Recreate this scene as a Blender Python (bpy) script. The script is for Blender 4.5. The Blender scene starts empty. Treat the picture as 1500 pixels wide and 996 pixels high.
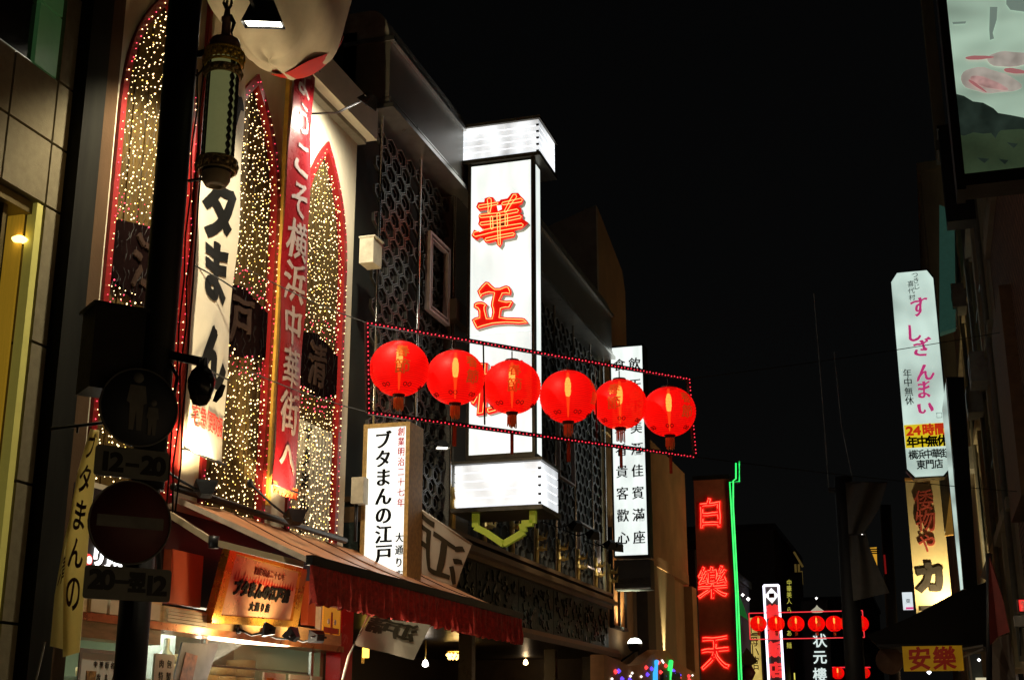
import bpy, bmesh, math, random
from mathutils import Vector, Matrix, noise
R = math.radians
random.seed(7)
SC = bpy.context.scene
COL = SC.collection

# ------------------------------------------------------------------ camera, world, exposure
FPX = 1934.0; PITCH = R(16.3); YAW = R(17.2)
cd = bpy.data.cameras.new('camera'); cam = bpy.data.objects.new('camera', cd); COL.objects.link(cam)
cam.location = (0, 0, 1.6); cam.rotation_euler = (R(90) + PITCH, 0, YAW)
cd.sensor_width = 36; cd.lens = FPX / 1500 * 36; cd.clip_start = .05; cd.clip_end = 900
SC.camera = cam
W = bpy.data.worlds.new('World'); SC.world = W; W.use_nodes = True
nt = W.node_tree; bg = nt.nodes['Background']
sky = nt.nodes.new('ShaderNodeTexSky'); sky.sky_type = 'NISHITA'; sky.sun_disc = False
sky.sun_elevation = R(4); sky.sun_rotation = R(200)
hs = nt.nodes.new('ShaderNodeHueSaturation'); hs.inputs['Saturation'].default_value = .15
nt.links.new(sky.outputs[0], hs.inputs['Color']); nt.links.new(hs.outputs[0], bg.inputs[0])
bg.inputs[1].default_value = .0009
SC.view_settings.view_transform = 'Standard'; SC.view_settings.look = 'None'
SC.view_settings.exposure = 0; SC.view_settings.gamma = 1
SC.cycles.use_denoising = True
SC.cycles.sample_clamp_indirect = 1.5
SC.cycles.max_bounces = 5; SC.cycles.diffuse_bounces = 3; SC.cycles.transparent_max_bounces = 12
SC.cycles.caustics_reflective = False; SC.cycles.caustics_refractive = False

def ray(u, v):                      # direction of a photograph pixel (1500 wide) in the street's own axes
    r = u - 750; d = v - 498
    up = FPX * math.sin(PITCH) - d * math.cos(PITCH); f = FPX * math.cos(PITCH) + d * math.sin(PITCH)
    return Vector((r * math.cos(YAW) - f * math.sin(YAW), r * math.sin(YAW) + f * math.cos(YAW), up))
EYE = Vector((0, 0, 1.6))
def PX(u, v, X): a = ray(u, v); return EYE + a * (X / a.x)
def PY(u, v, Y): a = ray(u, v); return EYE + a * (Y / a.y)
def PP(u, v, p0, n): a = ray(u, v); return EYE + a * ((Vector(p0) - EYE).dot(n) / a.dot(n))

# ------------------------------------------------------------------ materials
MATS = {}
def M(name, base=(.5, .5, .5), rough=.6, metal=0, em=None, es=0, var=.25, scale=6, bump=.0, bscale=40, spec=.3,
      streak=0, sample=True, alpha=None, emvar=0, emscale=(1, 1, 1)):
    if name in MATS: return MATS[name]
    m = bpy.data.materials.new(name); m.use_nodes = True; t = m.node_tree; b = t.nodes['Principled BSDF']
    b.inputs['Roughness'].default_value = rough; b.inputs['Metallic'].default_value = metal
    b.inputs['Specular IOR Level'].default_value = spec
    b.inputs['Base Color'].default_value = (*base, 1)
    tc = t.nodes.new('ShaderNodeTexCoord')
    if var:
        n = t.nodes.new('ShaderNodeTexNoise'); n.inputs['Scale'].default_value = scale; n.inputs['Detail'].default_value = 6
        n.inputs['Roughness'].default_value = .65
        if streak:
            mp = t.nodes.new('ShaderNodeMapping'); mp.inputs['Scale'].default_value = (1, 1, 1 / streak)
            t.links.new(tc.outputs['Object'], mp.inputs[0]); t.links.new(mp.outputs[0], n.inputs['Vector'])
        else: t.links.new(tc.outputs['Object'], n.inputs['Vector'])
        mr = t.nodes.new('ShaderNodeMapRange'); mr.inputs['From Min'].default_value = .3; mr.inputs['From Max'].default_value = .7
        mr.inputs['To Min'].default_value = 1 - var; mr.inputs['To Max'].default_value = 1 + var
        t.links.new(n.outputs[0], mr.inputs[0])
        mx = t.nodes.new('ShaderNodeVectorMath'); mx.operation = 'SCALE'; mx.inputs[0].default_value = base
        t.links.new(mr.outputs[0], mx.inputs['Scale']); t.links.new(mx.outputs[0], b.inputs['Base Color'])
        mr2 = t.nodes.new('ShaderNodeMapRange'); mr2.inputs['To Min'].default_value = max(.02, rough - .15); mr2.inputs['To Max'].default_value = min(1, rough + .15)
        t.links.new(n.outputs[0], mr2.inputs[0]); t.links.new(mr2.outputs[0], b.inputs['Roughness'])
    if bump:
        n2 = t.nodes.new('ShaderNodeTexNoise'); n2.inputs['Scale'].default_value = bscale; n2.inputs['Detail'].default_value = 4
        t.links.new(tc.outputs['Object'], n2.inputs['Vector'])
        bp = t.nodes.new('ShaderNodeBump'); bp.inputs['Strength'].default_value = bump; bp.inputs['Distance'].default_value = .02
        t.links.new(n2.outputs[0], bp.inputs['Height']); t.links.new(bp.outputs[0], b.inputs['Normal'])
    if em:
        b.inputs['Emission Color'].default_value = (*em, 1); b.inputs['Emission Strength'].default_value = es
        if emvar:
            n3 = t.nodes.new('ShaderNodeTexNoise'); n3.inputs['Scale'].default_value = 1.6; n3.inputs['Detail'].default_value = 2
            mp = t.nodes.new('ShaderNodeMapping'); mp.inputs['Scale'].default_value = emscale
            t.links.new(tc.outputs['Object'], mp.inputs[0]); t.links.new(mp.outputs[0], n3.inputs['Vector'])
            mr3 = t.nodes.new('ShaderNodeMapRange'); mr3.inputs['From Min'].default_value = .3; mr3.inputs['From Max'].default_value = .7
            mr3.inputs['To Min'].default_value = es * (1 - emvar); mr3.inputs['To Max'].default_value = es * (1 + emvar)
            t.links.new(n3.outputs[0], mr3.inputs[0]); t.links.new(mr3.outputs[0], b.inputs['Emission Strength'])
        if not sample: m.cycles.emission_sampling = 'NONE'
    if alpha is not None: b.inputs['Alpha'].default_value = alpha
    MATS[name] = m; return m

black = M('black_paint', (.012, .012, .013), .45, bump=.1)
ink = M('black_ink', (.006, .006, .006), .8, var=0, spec=.1)
redink = M('red_ink', (.35, .02, .03), .5, em=(.7, .03, .06), es=.28, var=0)
dark = M('dark_metal', (.03, .03, .032), .4, .6, bump=.1)
alu = M('brushed_steel', (.55, .54, .5), .32, .9, var=.15)
bulb_w = M('warm_led', (.8, .6, .3), .5, em=(1, .68, .32), es=6, var=0, sample=False)
bulb_y = M('amber_led', (.8, .6, .1), .5, em=(1, .6, .12), es=4, var=0, sample=False)
bulb_r = M('red_led', (.8, .05, .1), .5, em=(1, .06, .12), es=3, var=0, sample=False)
sign_w = M('backlit_acrylic', (.8, .8, .8), .25, em=(.92, 1, .95), es=1.0, var=0, emvar=.17, emscale=(2.2, .8, .5))
sign_w2 = M('backlit_louvre_acrylic', (.8, .8, .8), .3, em=(.93, .97, 1), es=.95, var=0, emvar=.45, emscale=(1.6, 1, .8))
cloth_w = M('white_banner_cloth', (.55, .50, .40), .8, var=.08, scale=3, bump=.15, bscale=8)
wire = M('black_cable', (.01, .01, .01), .6, var=0)

# ------------------------------------------------------------------ mesh helpers
class MB:
    def __init__(s): s.v = []; s.f = []; s.sm = []
    def add(s, vs, fs, smooth=False):
        o = len(s.v); s.v += [Vector(p) for p in vs]; s.f += [tuple(i + o for i in f) for f in fs]; s.sm += [smooth] * len(fs)
        return s
    def box(s, x0, x1, y0, y1, z0, z1):
        return s.add([(x, y, z) for x in (x0, x1) for y in (y0, y1) for z in (z0, z1)],
                     [(0, 1, 3, 2), (4, 6, 7, 5), (0, 4, 5, 1), (2, 3, 7, 6), (0, 2, 6, 4), (1, 5, 7, 3)])
    def obox(s, c, ax, ay, az):     # centre and three half-vectors
        c, ax, ay, az = map(Vector, (c, ax, ay, az))
        return s.add([c + ax * i + ay * j + az * k for i in (-1, 1) for j in (-1, 1) for k in (-1, 1)],
                     [(0, 1, 3, 2), (4, 6, 7, 5), (0, 4, 5, 1), (2, 3, 7, 6), (0, 2, 6, 4), (1, 5, 7, 3)])
    def bar(s, a, b, w, h=None, up=(0, 0, 1)):
        a, b = Vector(a), Vector(b); d = b - a; h = h or w; L = d.length; d.normalize()
        sd = d.cross(Vector(up))
        if sd.length < 1e-3: sd = d.cross(Vector((1, 0, 0)))
        sd.normalize(); u = sd.cross(d)
        return s.obox((a + b) / 2, d * L / 2, sd * w / 2, u * h / 2)
    def tube(s, pts, r, n=6, closed=False):
        pts = [Vector(p) for p in pts]; N = len(pts); rings = []
        for i, p in enumerate(pts):
            a = pts[(i - 1) % N] if (closed or i) else p; b = pts[(i + 1) % N] if (closed or i < N - 1) else p
            d = (b - a).normalized() if (b - a).length > 1e-9 else Vector((0, 0, 1))
            ref = Vector((0, 0, 1)) if abs(d.z) < .9 else Vector((1, 0, 0))
            x = d.cross(ref).normalized(); y = d.cross(x)
            rr = r[i] if isinstance(r, (list, tuple)) else r
            rings.append([p + (x * math.cos(2 * math.pi * k / n) + y * math.sin(2 * math.pi * k / n)) * rr for k in range(n)])
        vs = [q for rg in rings for q in rg]; fs = []
        for i in range(N if closed else N - 1):
            j = (i + 1) % N
            for k in range(n): fs.append((i * n + k, i * n + (k + 1) % n, j * n + (k + 1) % n, j * n + k))
        if not closed: fs += [tuple(range(n))[::-1], tuple(range((N - 1) * n, N * n))]
        return s.add(vs, fs, n > 5)
    def lathe(s, prof, o=(0, 0, 0), n=24, axis=(0, 0, 1), squash=1):
        o = Vector(o); az = Vector(axis).normalized(); ax = az.orthogonal().normalized(); ay = az.cross(ax)
        if abs(az.z) > .99: ax, ay = Vector((1, 0, 0)), Vector((0, 1, 0)) * squash
        vs = []; fs = []
        for r, z in prof:
            for k in range(n): t = 2 * math.pi * k / n; vs.append(o + ax * r * math.cos(t) + ay * r * math.sin(t) + az * z)
        for i in range(len(prof) - 1):
            for k in range(n): fs.append((i * n + k, i * n + (k + 1) % n, (i + 1) * n + (k + 1) % n, (i + 1) * n + k))
        return s.add(vs, fs, True)
    def prism(s, pts, off):
        pts = [Vector(p) for p in pts]; off = Vector(off); n = len(pts)
        vs = pts + [p + off for p in pts]
        return s.add(vs, [tuple(range(n))[::-1], tuple(range(n, 2 * n))] + [(i, (i + 1) % n, n + (i + 1) % n, n + i) for i in range(n)])
    def oct(s, c, r):
        c = Vector(c)
        return s.add([c + Vector(q) * r for q in ((1, 0, 0), (-1, 0, 0), (0, 1, 0), (0, -1, 0), (0, 0, 1), (0, 0, -1))],
                     [(0, 2, 4), (2, 1, 4), (1, 3, 4), (3, 0, 4), (2, 0, 5), (1, 2, 5), (3, 1, 5), (0, 3, 5)], True)
    def grid(s, fn, nu, nv, thick=None, smooth=True):
        vs = [Vector(fn(i / nu, j / nv)) for i in range(nu + 1) for j in range(nv + 1)]
        fs = [(i * (nv + 1) + j, (i + 1) * (nv + 1) + j, (i + 1) * (nv + 1) + j + 1, i * (nv + 1) + j + 1) for i in range(nu) for j in range(nv)]
        s.add(vs, fs, smooth)
        if thick:
            t = Vector(thick); s.add([v + t for v in vs], [f[::-1] for f in fs], smooth)
        return s
    def build(s, name, mat, parent=None, kind=None, label=None):
        org = Vector((0, 0, 0)); p = parent
        while p is not None: org += p.location; p = p.parent
        me = bpy.data.meshes.new(name); me.from_pydata([tuple(v - org) for v in s.v], [], s.f)
        me.polygons.foreach_set('use_smooth', s.sm); me.materials.append(mat); me.update()
        o = bpy.data.objects.new(name, me); COL.objects.link(o); o.parent = parent
        if kind: o['kind'] = kind
        if label: o['label'] = label
        return o
def thing(name, label, cat, loc=(0, 0, 0), group=None):
    o = bpy.data.objects.new(name, None); COL.objects.link(o); o.location = loc; o.empty_display_size = .1
    o['label'] = label; o['category'] = cat
    if group: o['group'] = group
    return o
def tag(o, label, cat, group=None):
    o['label'] = label; o['category'] = cat
    if group: o['group'] = group
    return o
def kids(o): return [c for c in ALLOBJ() if c.parent == o]
def ALLOBJ(): return list(COL.objects)
def dup(root, loc, label, scale=1):
    allo = ALLOBJ()
    def cp(o, par):
        c = o.copy(); COL.objects.link(c); c.parent = par
        for k in [q for q in allo if q.parent == o]: cp(k, c)
        return c
    r = cp(root, None); r.location = loc; r.scale = (scale,) * 3; r['label'] = label
    return r
def light(kind, loc, aim, energy, color, parent, size=.15, spot=60, blend=.6):
    l = bpy.data.lights.new('lamp_light', kind); l.energy = energy; l.color = color
    if kind == 'SPOT': l.spot_size = R(spot); l.spot_blend = blend; l.shadow_soft_size = size
    elif kind == 'AREA': l.size = size
    else: l.shadow_soft_size = size
    o = bpy.data.objects.new('lamp_light', l); COL.objects.link(o); o.parent = parent
    o.location = Vector(loc) - (parent.location if parent else Vector())
    if aim is not None: o.rotation_euler = (Vector(aim) - Vector(loc)).to_track_quat('-Z', 'Y').to_euler()
    return o

# ------------------------------------------------------------------ lettering: glyph outlines of Blender's own font, cut, thickened and brushed
GC = {}
def loops(ch):
    if ch in GC: return GC[ch]
    cu = bpy.data.curves.new('t', 'FONT'); cu.body = ch; cu.size = 1; cu.align_x = 'CENTER'
    o = bpy.data.objects.new('t', cu); COL.objects.link(o)
    dg = bpy.context.evaluated_depsgraph_get(); c = o.to_curve(dg); L = []
    for sp in c.splines:
        P = []
        if sp.type == 'BEZIER':
            bp = sp.bezier_points; n = len(bp)
            for i in range(n):
                a = bp[i]; b = bp[(i + 1) % n]; p0, p1, p2, p3 = a.co, a.handle_right, b.handle_left, b.co
                st = (p3 - p0).length
                dev = (p1 - (p0 + (p3 - p0) / 3)).length + (p2 - (p0 + (p3 - p0) * 2 / 3)).length
                k = max(1, int(st / .09)) if dev < .004 else 5
                for q in range(k):
                    t = q / k; P.append(((1 - t) ** 3 * p0 + 3 * (1 - t) ** 2 * t * p1 + 3 * (1 - t) * t * t * p2 + t ** 3 * p3).to_2d())
        else: P = [Vector(p.co[:2]) for p in sp.points]
        L.append(P)
    o.to_curve_clear(); bpy.data.objects.remove(o); bpy.data.curves.remove(cu)
    GC[ch] = L; return L
def chars(name, items, *a, **k):
    for it in items: letters('character', [it], *a, **k)
ref = [p for l in loops('国') for p in l]
EX = (min(p.x for p in ref) + max(p.x for p in ref)) / 2; EY_ = (min(p.y for p in ref) + max(p.y for p in ref)) / 2
EM = (max(p.y for p in ref) - min(p.y for p in ref)) / .92
def glyph(ch, cx, cy, w, h, mincho=0, brush=0, shear=0, seed=0):
    out = []
    for L in loops(ch):
        n = len(L); P = []
        for i, p in enumerate(L):
            a, b = L[i - 1], L[(i + 1) % n]; d = (b - a)
            if d.length < 1e-6: nn = Vector((0, 0))
            else: d.normalize(); nn = Vector((-d.y, d.x))
            x = (p.x - EX) / EM; y = (p.y - EY_) / EM
            x += nn.x * mincho * .024 * SGN; y -= nn.y * mincho * .011 * SGN
            if brush:
                v = noise.noise_vector(Vector((x * 3.1 + seed * 5, y * 3.1, seed))); x += v.x * .09 * brush; y += v.y * .09 * brush
                v = noise.noise_vector(Vector((x * 11, y * 11, seed + 9))); x += v.x * .02 * brush; y += v.y * .02 * brush
                y += -.10 * brush * (-x); x += .06 * brush * y
            x += shear * y
            P.append((cx + x * w, cy + y * h))
        out.append(P)
    return out
SGN = 1
def area(L): return sum(a.x * b.y - b.x * a.y for a, b in zip(L, L[1:] + L[:1]))
SGN = -1 if sum(area(l) for l in loops('一')) > 0 else 1     # outward side of an outline
def letters(name, items, mat, parent, O, ex=(1, 0, 0), ey=(0, 0, 1), depth=.01, bold=0, mincho=0, brush=0, shear=0, warp=None, lift=0, label=None):
    cu = bpy.data.curves.new('t', 'CURVE'); cu.dimensions = '2D'; cu.fill_mode = 'BOTH'; cu.extrude = depth / 2; RIB = []
    for k, it in enumerate(items):
        ch, cx, cy, w = it[:4]; h = it[4] if len(it) > 4 else w
        for P in glyph(ch, cx, cy, w, h, mincho, brush, shear, k + 9):
            RIB.append((P, SGN * (1 if w * h > 0 else -1))); s = cu.splines.new('POLY'); s.points.add(len(P) - 1); s.use_cyclic_u = True
            s.points.foreach_set('co', [c for p in P for c in (p[0], p[1], 0, 1)])
    o = bpy.data.objects.new('t', cu); COL.objects.link(o)
    me = bpy.data.meshes.new_from_object(o.evaluated_get(bpy.context.evaluated_depsgraph_get()))
    bpy.data.objects.remove(o); bpy.data.curves.remove(cu)
    if bold:                                   # heavier strokes: a ribbon laid along every outline
        vs = [tuple(v.co) for v in me.vertices]; fs = [tuple(p.vertices) for p in me.polygons]
        for k, (P, sg) in enumerate(RIB):
            n = len(P); base = len(vs); zt_ = depth / 2 - .0004 - .0003 * (k % 3); zb_ = -depth / 2
            for i in range(n):
                a, p, b = Vector(P[i - 1]), Vector(P[i]), Vector(P[(i + 1) % n]); d1 = (p - a); d2 = (b - p)
                if d1.length < 1e-7: d1 = d2
                if d2.length < 1e-7: d2 = d1
                if d1.length < 1e-7: d1 = d2 = Vector((1, 0))
                d = d1.normalized() + d2.normalized()
                if d.length < .1: d = d1
                d.normalize(); q = Vector((-d.y, d.x)) * sg * bold; m_ = min(1.35, 1 / max(.4, d.dot(d1.normalized())))
                o1 = p + q * m_; o2 = p - q * .6; vs += [(o2.x, o2.y, zt_), (o1.x, o1.y, zt_), (o1.x, o1.y, zb_)]
            for i in range(n):
                j = (i + 1) % n; A0, B0 = base + 3 * i, base + 3 * j
                f1 = (A0, B0, B0 + 1, A0 + 1); f2 = (A0 + 1, B0 + 1, B0 + 2, A0 + 2)
                fs += [f1 if sg < 0 else f1[::-1], f2 if sg < 0 else f2[::-1]]
        me = bpy.data.meshes.new(name); me.from_pydata(vs, [], fs); me.update()
    if warp:
        bm = bmesh.new(); bm.from_mesh(me); bmesh.ops.triangulate(bm, faces=bm.faces[:])
        for _ in range(4):
            es_ = [e for e in bm.edges if e.calc_length() > .06]
            if not es_ or max(abs(it[3]) for it in items) < .12: break
            bmesh.ops.subdivide_edges(bm, edges=es_, cuts=1); bmesh.ops.triangulate(bm, faces=bm.faces[:])
        bm.to_mesh(me); bm.free()
    O = Vector(O); ex = Vector(ex).normalized(); ey = Vector(ey).normalized(); n = ex.cross(ey); org = Vector(); p = parent
    while p is not None: org += p.location; p = p.parent
    for v in me.vertices:
        c = v.co
        v.co = (warp(c.x, c.y, c.z + depth / 2 + lift) if warp else O + ex * c.x + ey * c.y + n * (c.z + depth / 2 + lift)) - org
    me.materials.clear(); me.materials.append(mat); me.name = name
    r = bpy.data.objects.new(name, me); COL.objects.link(r); r.parent = parent
    if label: r['label'] = label
    return r
def outline(name, items, mat, parent, O, ex, ey, r, lift, brush=0, mincho=0, inset=0, n=5, shear=0):
    O = Vector(O); ex = Vector(ex); ey = Vector(ey); nn = ex.cross(ey); m = MB()
    for k, it in enumerate(items):
        for P in glyph(it[0], it[1], it[2], it[3], it[4] if len(it) > 4 else it[3], mincho, brush, shear, k + 9):
            m.tube([O + ex * a + ey * b + nn * lift for a, b in P], r, n, True)
    return m.build(name, mat, parent)
def vcol(s, x, y0, y1, w, h=None):   # a column of characters from centre height y0 down to y1
    n = len(s); return [(c, x, y0 + (y1 - y0) * i / max(1, n - 1), w, h or w) for i, c in enumerate(s)]
def hrow(s, x0, x1, y, w, h=None):
    n = len(s); return [(c, x0 + (x1 - x0) * i / max(1, n - 1), y, w, h or w) for i, c in enumerate(s)]
ZU = (0, 0, 1); YR = (0, 1, 0); XR = (1, 0, 0)

# ------------------------------------------------------------------ ground
asph = M('asphalt', (.05, .05, .05), .85, bump=.3, bscale=60)
pav = M('pavement_stone', (.22, .2, .17), .7, bump=.2)
MB().box(-400, 400, -400, 500, -.3, -.02).build('ground', M('earth', (.08, .07, .06), .9), kind='structure')
MB().box(-4.2, .2, -30, 300, -.02, .0).build('road', asph, kind='structure')
for nm, a, b in (('pavement', -6.9, -4.35), ('pavement', .35, 2)):
    MB().box(a, b, -30, 300, -.02, .13).build(nm, pav, kind='structure')
for a, b in ((-4.35, -4.2), (.2, .35)):
    MB().box(a, b, -30, 300, -.02, .135).build('kerb', M('kerb_granite', (.3, .29, .27), .7), kind='structure')

# ================================================================== LEFT: tiled building
FX = -6.2
tb = thing('tiled_building', 'dim building clad in large square stone tiles with yellow lit window, at the left edge', 'building', (-6.5, 6, 0))
tile = M('stone_tile', (.19, .165, .105), .75, spec=.03, var=.14, scale=14, bump=.12, bscale=90)
MB().box(-12, -6.45, -4, 8.12, 0, 14).build('wall', M('tile_backing', (.02, .02, .018), .9), tb)
def tilep(y0, y1, z0, z1, mat=tile):
    g = .011
    mb = MB().box(-6.46, FX - .001 * random.random(), y0 + g, y1 - g, z0 + g, z1 - g); mb.build('tile', mat, tb)
rows = [.2, 1.25, 2.3, 3.3, 4.35, 5.43, 5.95, 6.48, 7.3, 8.2, 9.2, 10.2]
rev = M('green_glow_reveal', (.17, .24, .13), .35, var=.1, em=(.1, .32, .1), es=.09)  # light on the reveal is put in as material glow
rev2 = M('yellow_glow_frame', (.5, .47, .14), .4, var=.1, em=(.45, .38, .07), es=.2)  # the frame's lit look is a glow in its material
for i in range(len(rows) - 1):
    z0, z1 = rows[i], rows[i + 1]
    tilep(7.94, 8.14, z0, z1)
    if 5.4 < z0 < 6.4:
        for a, b in ((7.42, 7.94), (6.42, 7.42), (5.4, 6.42), (4.4, 5.4)): tilep(a, b, z0, z1)
win = MB().box(-6.6, -6.26, 4, 7.66, 6.5, 10).build('window', M('dark_window_glass', (.015, .016, .015), .12, var=0, spec=.8), tb)
for z in (7.02, 8.1): MB().box(-6.3, -6.22, 7.66, 7.93, z - .52 if z < 7.5 else 7.04, z if z < 7.5 else 8.6).build('window_reveal', rev, tb)
MB().box(-6.5, -6.24, 4, 7.9, 6.482, 6.51).build('window_sill', alu, tb)
# lit lower window with its own room
yroom = M('yellow_room_wall', (.6, .45, .08), .7, em=(.9, .55, .04), es=.22, var=.5, scale=1.2)
w2 = MB().box(-9.0, -8.9, 3, 7.8, 0, 5.4).build('window_room', yroom, tb)
MB().box(-8.9, -6.31, 7.84, 7.86, 0, 5.36).build('room_side_wall', M('yellow_curtain_wall', (.5, .32, .06), .7, em=(.8, .45, .03), es=.2, var=.7, scale=7, streak=12), tb)
MB().box(-8.9, -6.5, 3, 7.83, 5.36, 5.42).build('room_ceiling', M('room_ceiling', (.4, .3, .08), .8, em=(.6, .35, .03), es=.1, var=.5, scale=1.5), tb)
wf = MB()
wf.box(-6.29, -6.21, 7.86, 7.93, .1, 5.42)
wf.build('window_frame', rev2, tb)
wf = MB().box(-6.45, -6.25, 4, 7.86, 5.33, 5.42).box(-6.42, -6.3, 7.6, 7.64, .1, 5.33).box(-6.42, -6.3, 6.9, 6.94, .1, 5.33)
for z in (2.3, 3.6): wf.box(-6.4, -6.32, 4, 7.82, z, z + .05)
wf.build('mullions', M('bronze_frame', (.12, .09, .03), .4, .5), tb)
c = PX(29, 350, -6.31); MB().lathe([(.001, -.03), (.05, -.02), (.06, 0), (.03, .02)], c, 12).build('lamp_reflection', M('lamp_reflection_glow', (1, .8, .4), em=(1, .75, .2), es=4, var=0), tb)  # glowing blob in place of a lamp's reflection in the window glass
# dark column between buildings
MB().box(-6.6, -6.1, 8.15, 8.42, 0, 14).build('downpipe_column', M('dark_pillar', (.014, .014, .011), .8, spec=.05, var=.5, scale=3, streak=6)); 
o = COL.objects['downpipe_column']; tag(o, 'dark column running full height between the stone tiled building and the arched facade', 'column')

# ================================================================== arched facade (steamed-bun shop)
sh = thing('bun_shop_building', 'cream shop building with three tall pointed arches full of fairy lights over a brown awning', 'building', (FX, 8.5, 0))
plaster = M('cream_plaster', (.62, .55, .40), .75, var=.14, scale=2.2, bump=.15, bscale=14, streak=3)
AR = [9.36, 11.06, 12.78]; HW = .62; ZS = 6.55; ZT = 8.1; ZB = 3.45
def arch_profile(cy, hw, zs, zt, zb, n=10):
    pts = [(cy - hw, zb), (cy - hw, zs)]
    for i in range(1, n): t = i / n; pts.append((cy - hw * (1 - t ** 2.6), zs + (zt - zs) * t))
    pts.append((cy, zt))
    for i in range(n - 1, 0, -1): t = i / n; pts.append((cy + hw * (1 - t ** 2.6), zs + (zt - zs) * t))
    pts += [(cy + hw, zs), (cy + hw, zb)]
    return pts
# facade sheet with arch openings, by vertical strips
wallb = MB(); y0, y1 = 8.42, 13.62; edges = [y0]
def cut(a, b, z0, z1): wallb.box(FX - .25, FX, a, b, z0, z1)
prev = y0
for cy in AR:
    cut(prev, cy - HW, ZB - .6, 8.44); prof = arch_profile(cy, HW, ZS, ZT, ZB)
    top = prof[1:-1]
    for (a, za), (b, zb) in zip(top, top[1:]):
        if b - a < 1e-4: continue
        wallb.add([(FX, a, za), (FX, b, zb), (FX, b, 8.44), (FX, a, 8.44), (FX - .25, a, za), (FX - .25, b, zb)], [(0, 1, 2, 3), (0, 4, 5, 1)])
    cut(cy - HW, cy + HW, ZB - .6, ZB)
    prev = cy + HW
cut(prev, y1, ZB - .6, 8.44)
wallb.build('facade_wall', plaster, sh)
MB().box(FX - .2, FX + .015, 8.42, 8.70, 0, 8.44).build('brown_pier', M('brown_pier_face', (.075, .045, .024), .85, spec=.05, var=.2, scale=3, streak=3, bump=.15), sh)  # left end of the facade in a darker, browner colour than the plaster
MB().box(-12, FX - .26, 13.45, 13.62, 0, 9.0).box(-12, FX - .26, 8.42, 8.6, 0, 9.0).box(-12, FX - .2, 8.42, 13.62, 9.0, 9.1).build('side_walls', plaster, sh)
MB().box(-6.3, FX + .22, 8.42, 13.72, 8.5, 8.92).build('cornice', M('white_cornice_panel', (.6, .58, .5), .55, var=.1, scale=3, bump=.05), sh)
MB().box(-6.3, FX + .10, 8.42, 13.66, 8.44, 8.5).build('cornice_lip', M('grey_trim', (.25, .24, .2), .6), sh)
redtrim = M('red_arch_trim', (.2, .008, .008), .4, var=.1)
backp = M('amber_shutter', (.07, .045, .014), .85, spec=.06, var=.3, scale=2, bump=.1)
curt = M('pale_striped_curtain', (.36, .36, .30), .8, var=.1)
dsign = M('dark_oval_sign', (.006, .003, .003), .9, spec=.0)
dullgold = M('dull_gold_paint', (.03, .018, .014), .8, 0, spec=.02)
for k, cy in enumerate(AR):
    prof = arch_profile(cy, HW, ZS, ZT, ZB); prof2 = arch_profile(cy, HW - .075, ZS, ZT - .13, ZB)
    tr = MB()
    for a in range(len(prof) - 1):
        p, q, r_, s_ = prof[a], prof[a + 1], prof2[a + 1], prof2[a]
        tr.add([(FX + .03, *p), (FX + .03, *q), (FX + .03, *r_), (FX + .03, *s_), (FX - .05, *p), (FX - .05, *q), (FX - .05, *r_), (FX - .05, *s_)],
               [(0, 1, 2, 3), (2, 6, 7, 3), (0, 4, 5, 1)])
    tr.build('arch_trim', redtrim, sh)
    bk = MB()
    for j in range(12):                                          # ribbed shutter boards behind the lights
        a = cy - HW + j * 2 * HW / 12; bk.box(FX - .10, FX - .07 + (.012 if j % 2 else 0), a, a + 2 * HW / 12, ZB, 8.1)
    bk.build('shutter', backp, sh)
    # round shop-character board across each arch
    zc = 5.42; pl = MB(); n = 20
    pts = [(FX - .05, cy - HW + .08, zc - .24), (FX - .05, cy, zc - .36), (FX - .05, cy + HW - .08, zc - .24), (FX - .05, cy + HW - .08, zc + .24), (FX - .05, cy, zc + .36), (FX - .05, cy - HW + .08, zc + .24)]
    bd = pl.prism(pts, (.04, 0, 0)).build('character_board', dsign, sh)
    letters('character', [('江戸清'[k], 0, 0, .42, .5)], dullgold, bd, (FX - .009, cy, zc), YR, ZU, depth=.02, bold=.008, brush=.7)
    if k == 2:
        cb = MB()
        cb.grid(lambda a, b: (FX - .045 + .012 * math.sin(a * 70), cy - HW + .09 + a * (2 * HW - .18), 3.46 + b * 1.3), 90, 1)
        cp = cb.build('curtain', curt, sh)
        letters('curtain_lettering', vcol('ブタまんの', 0, .5, -.48, .22, .2), ink, sh, (FX - .03, cy - .12, 4.1), YR, ZU, .004, brush=.8, bold=.004)
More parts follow.
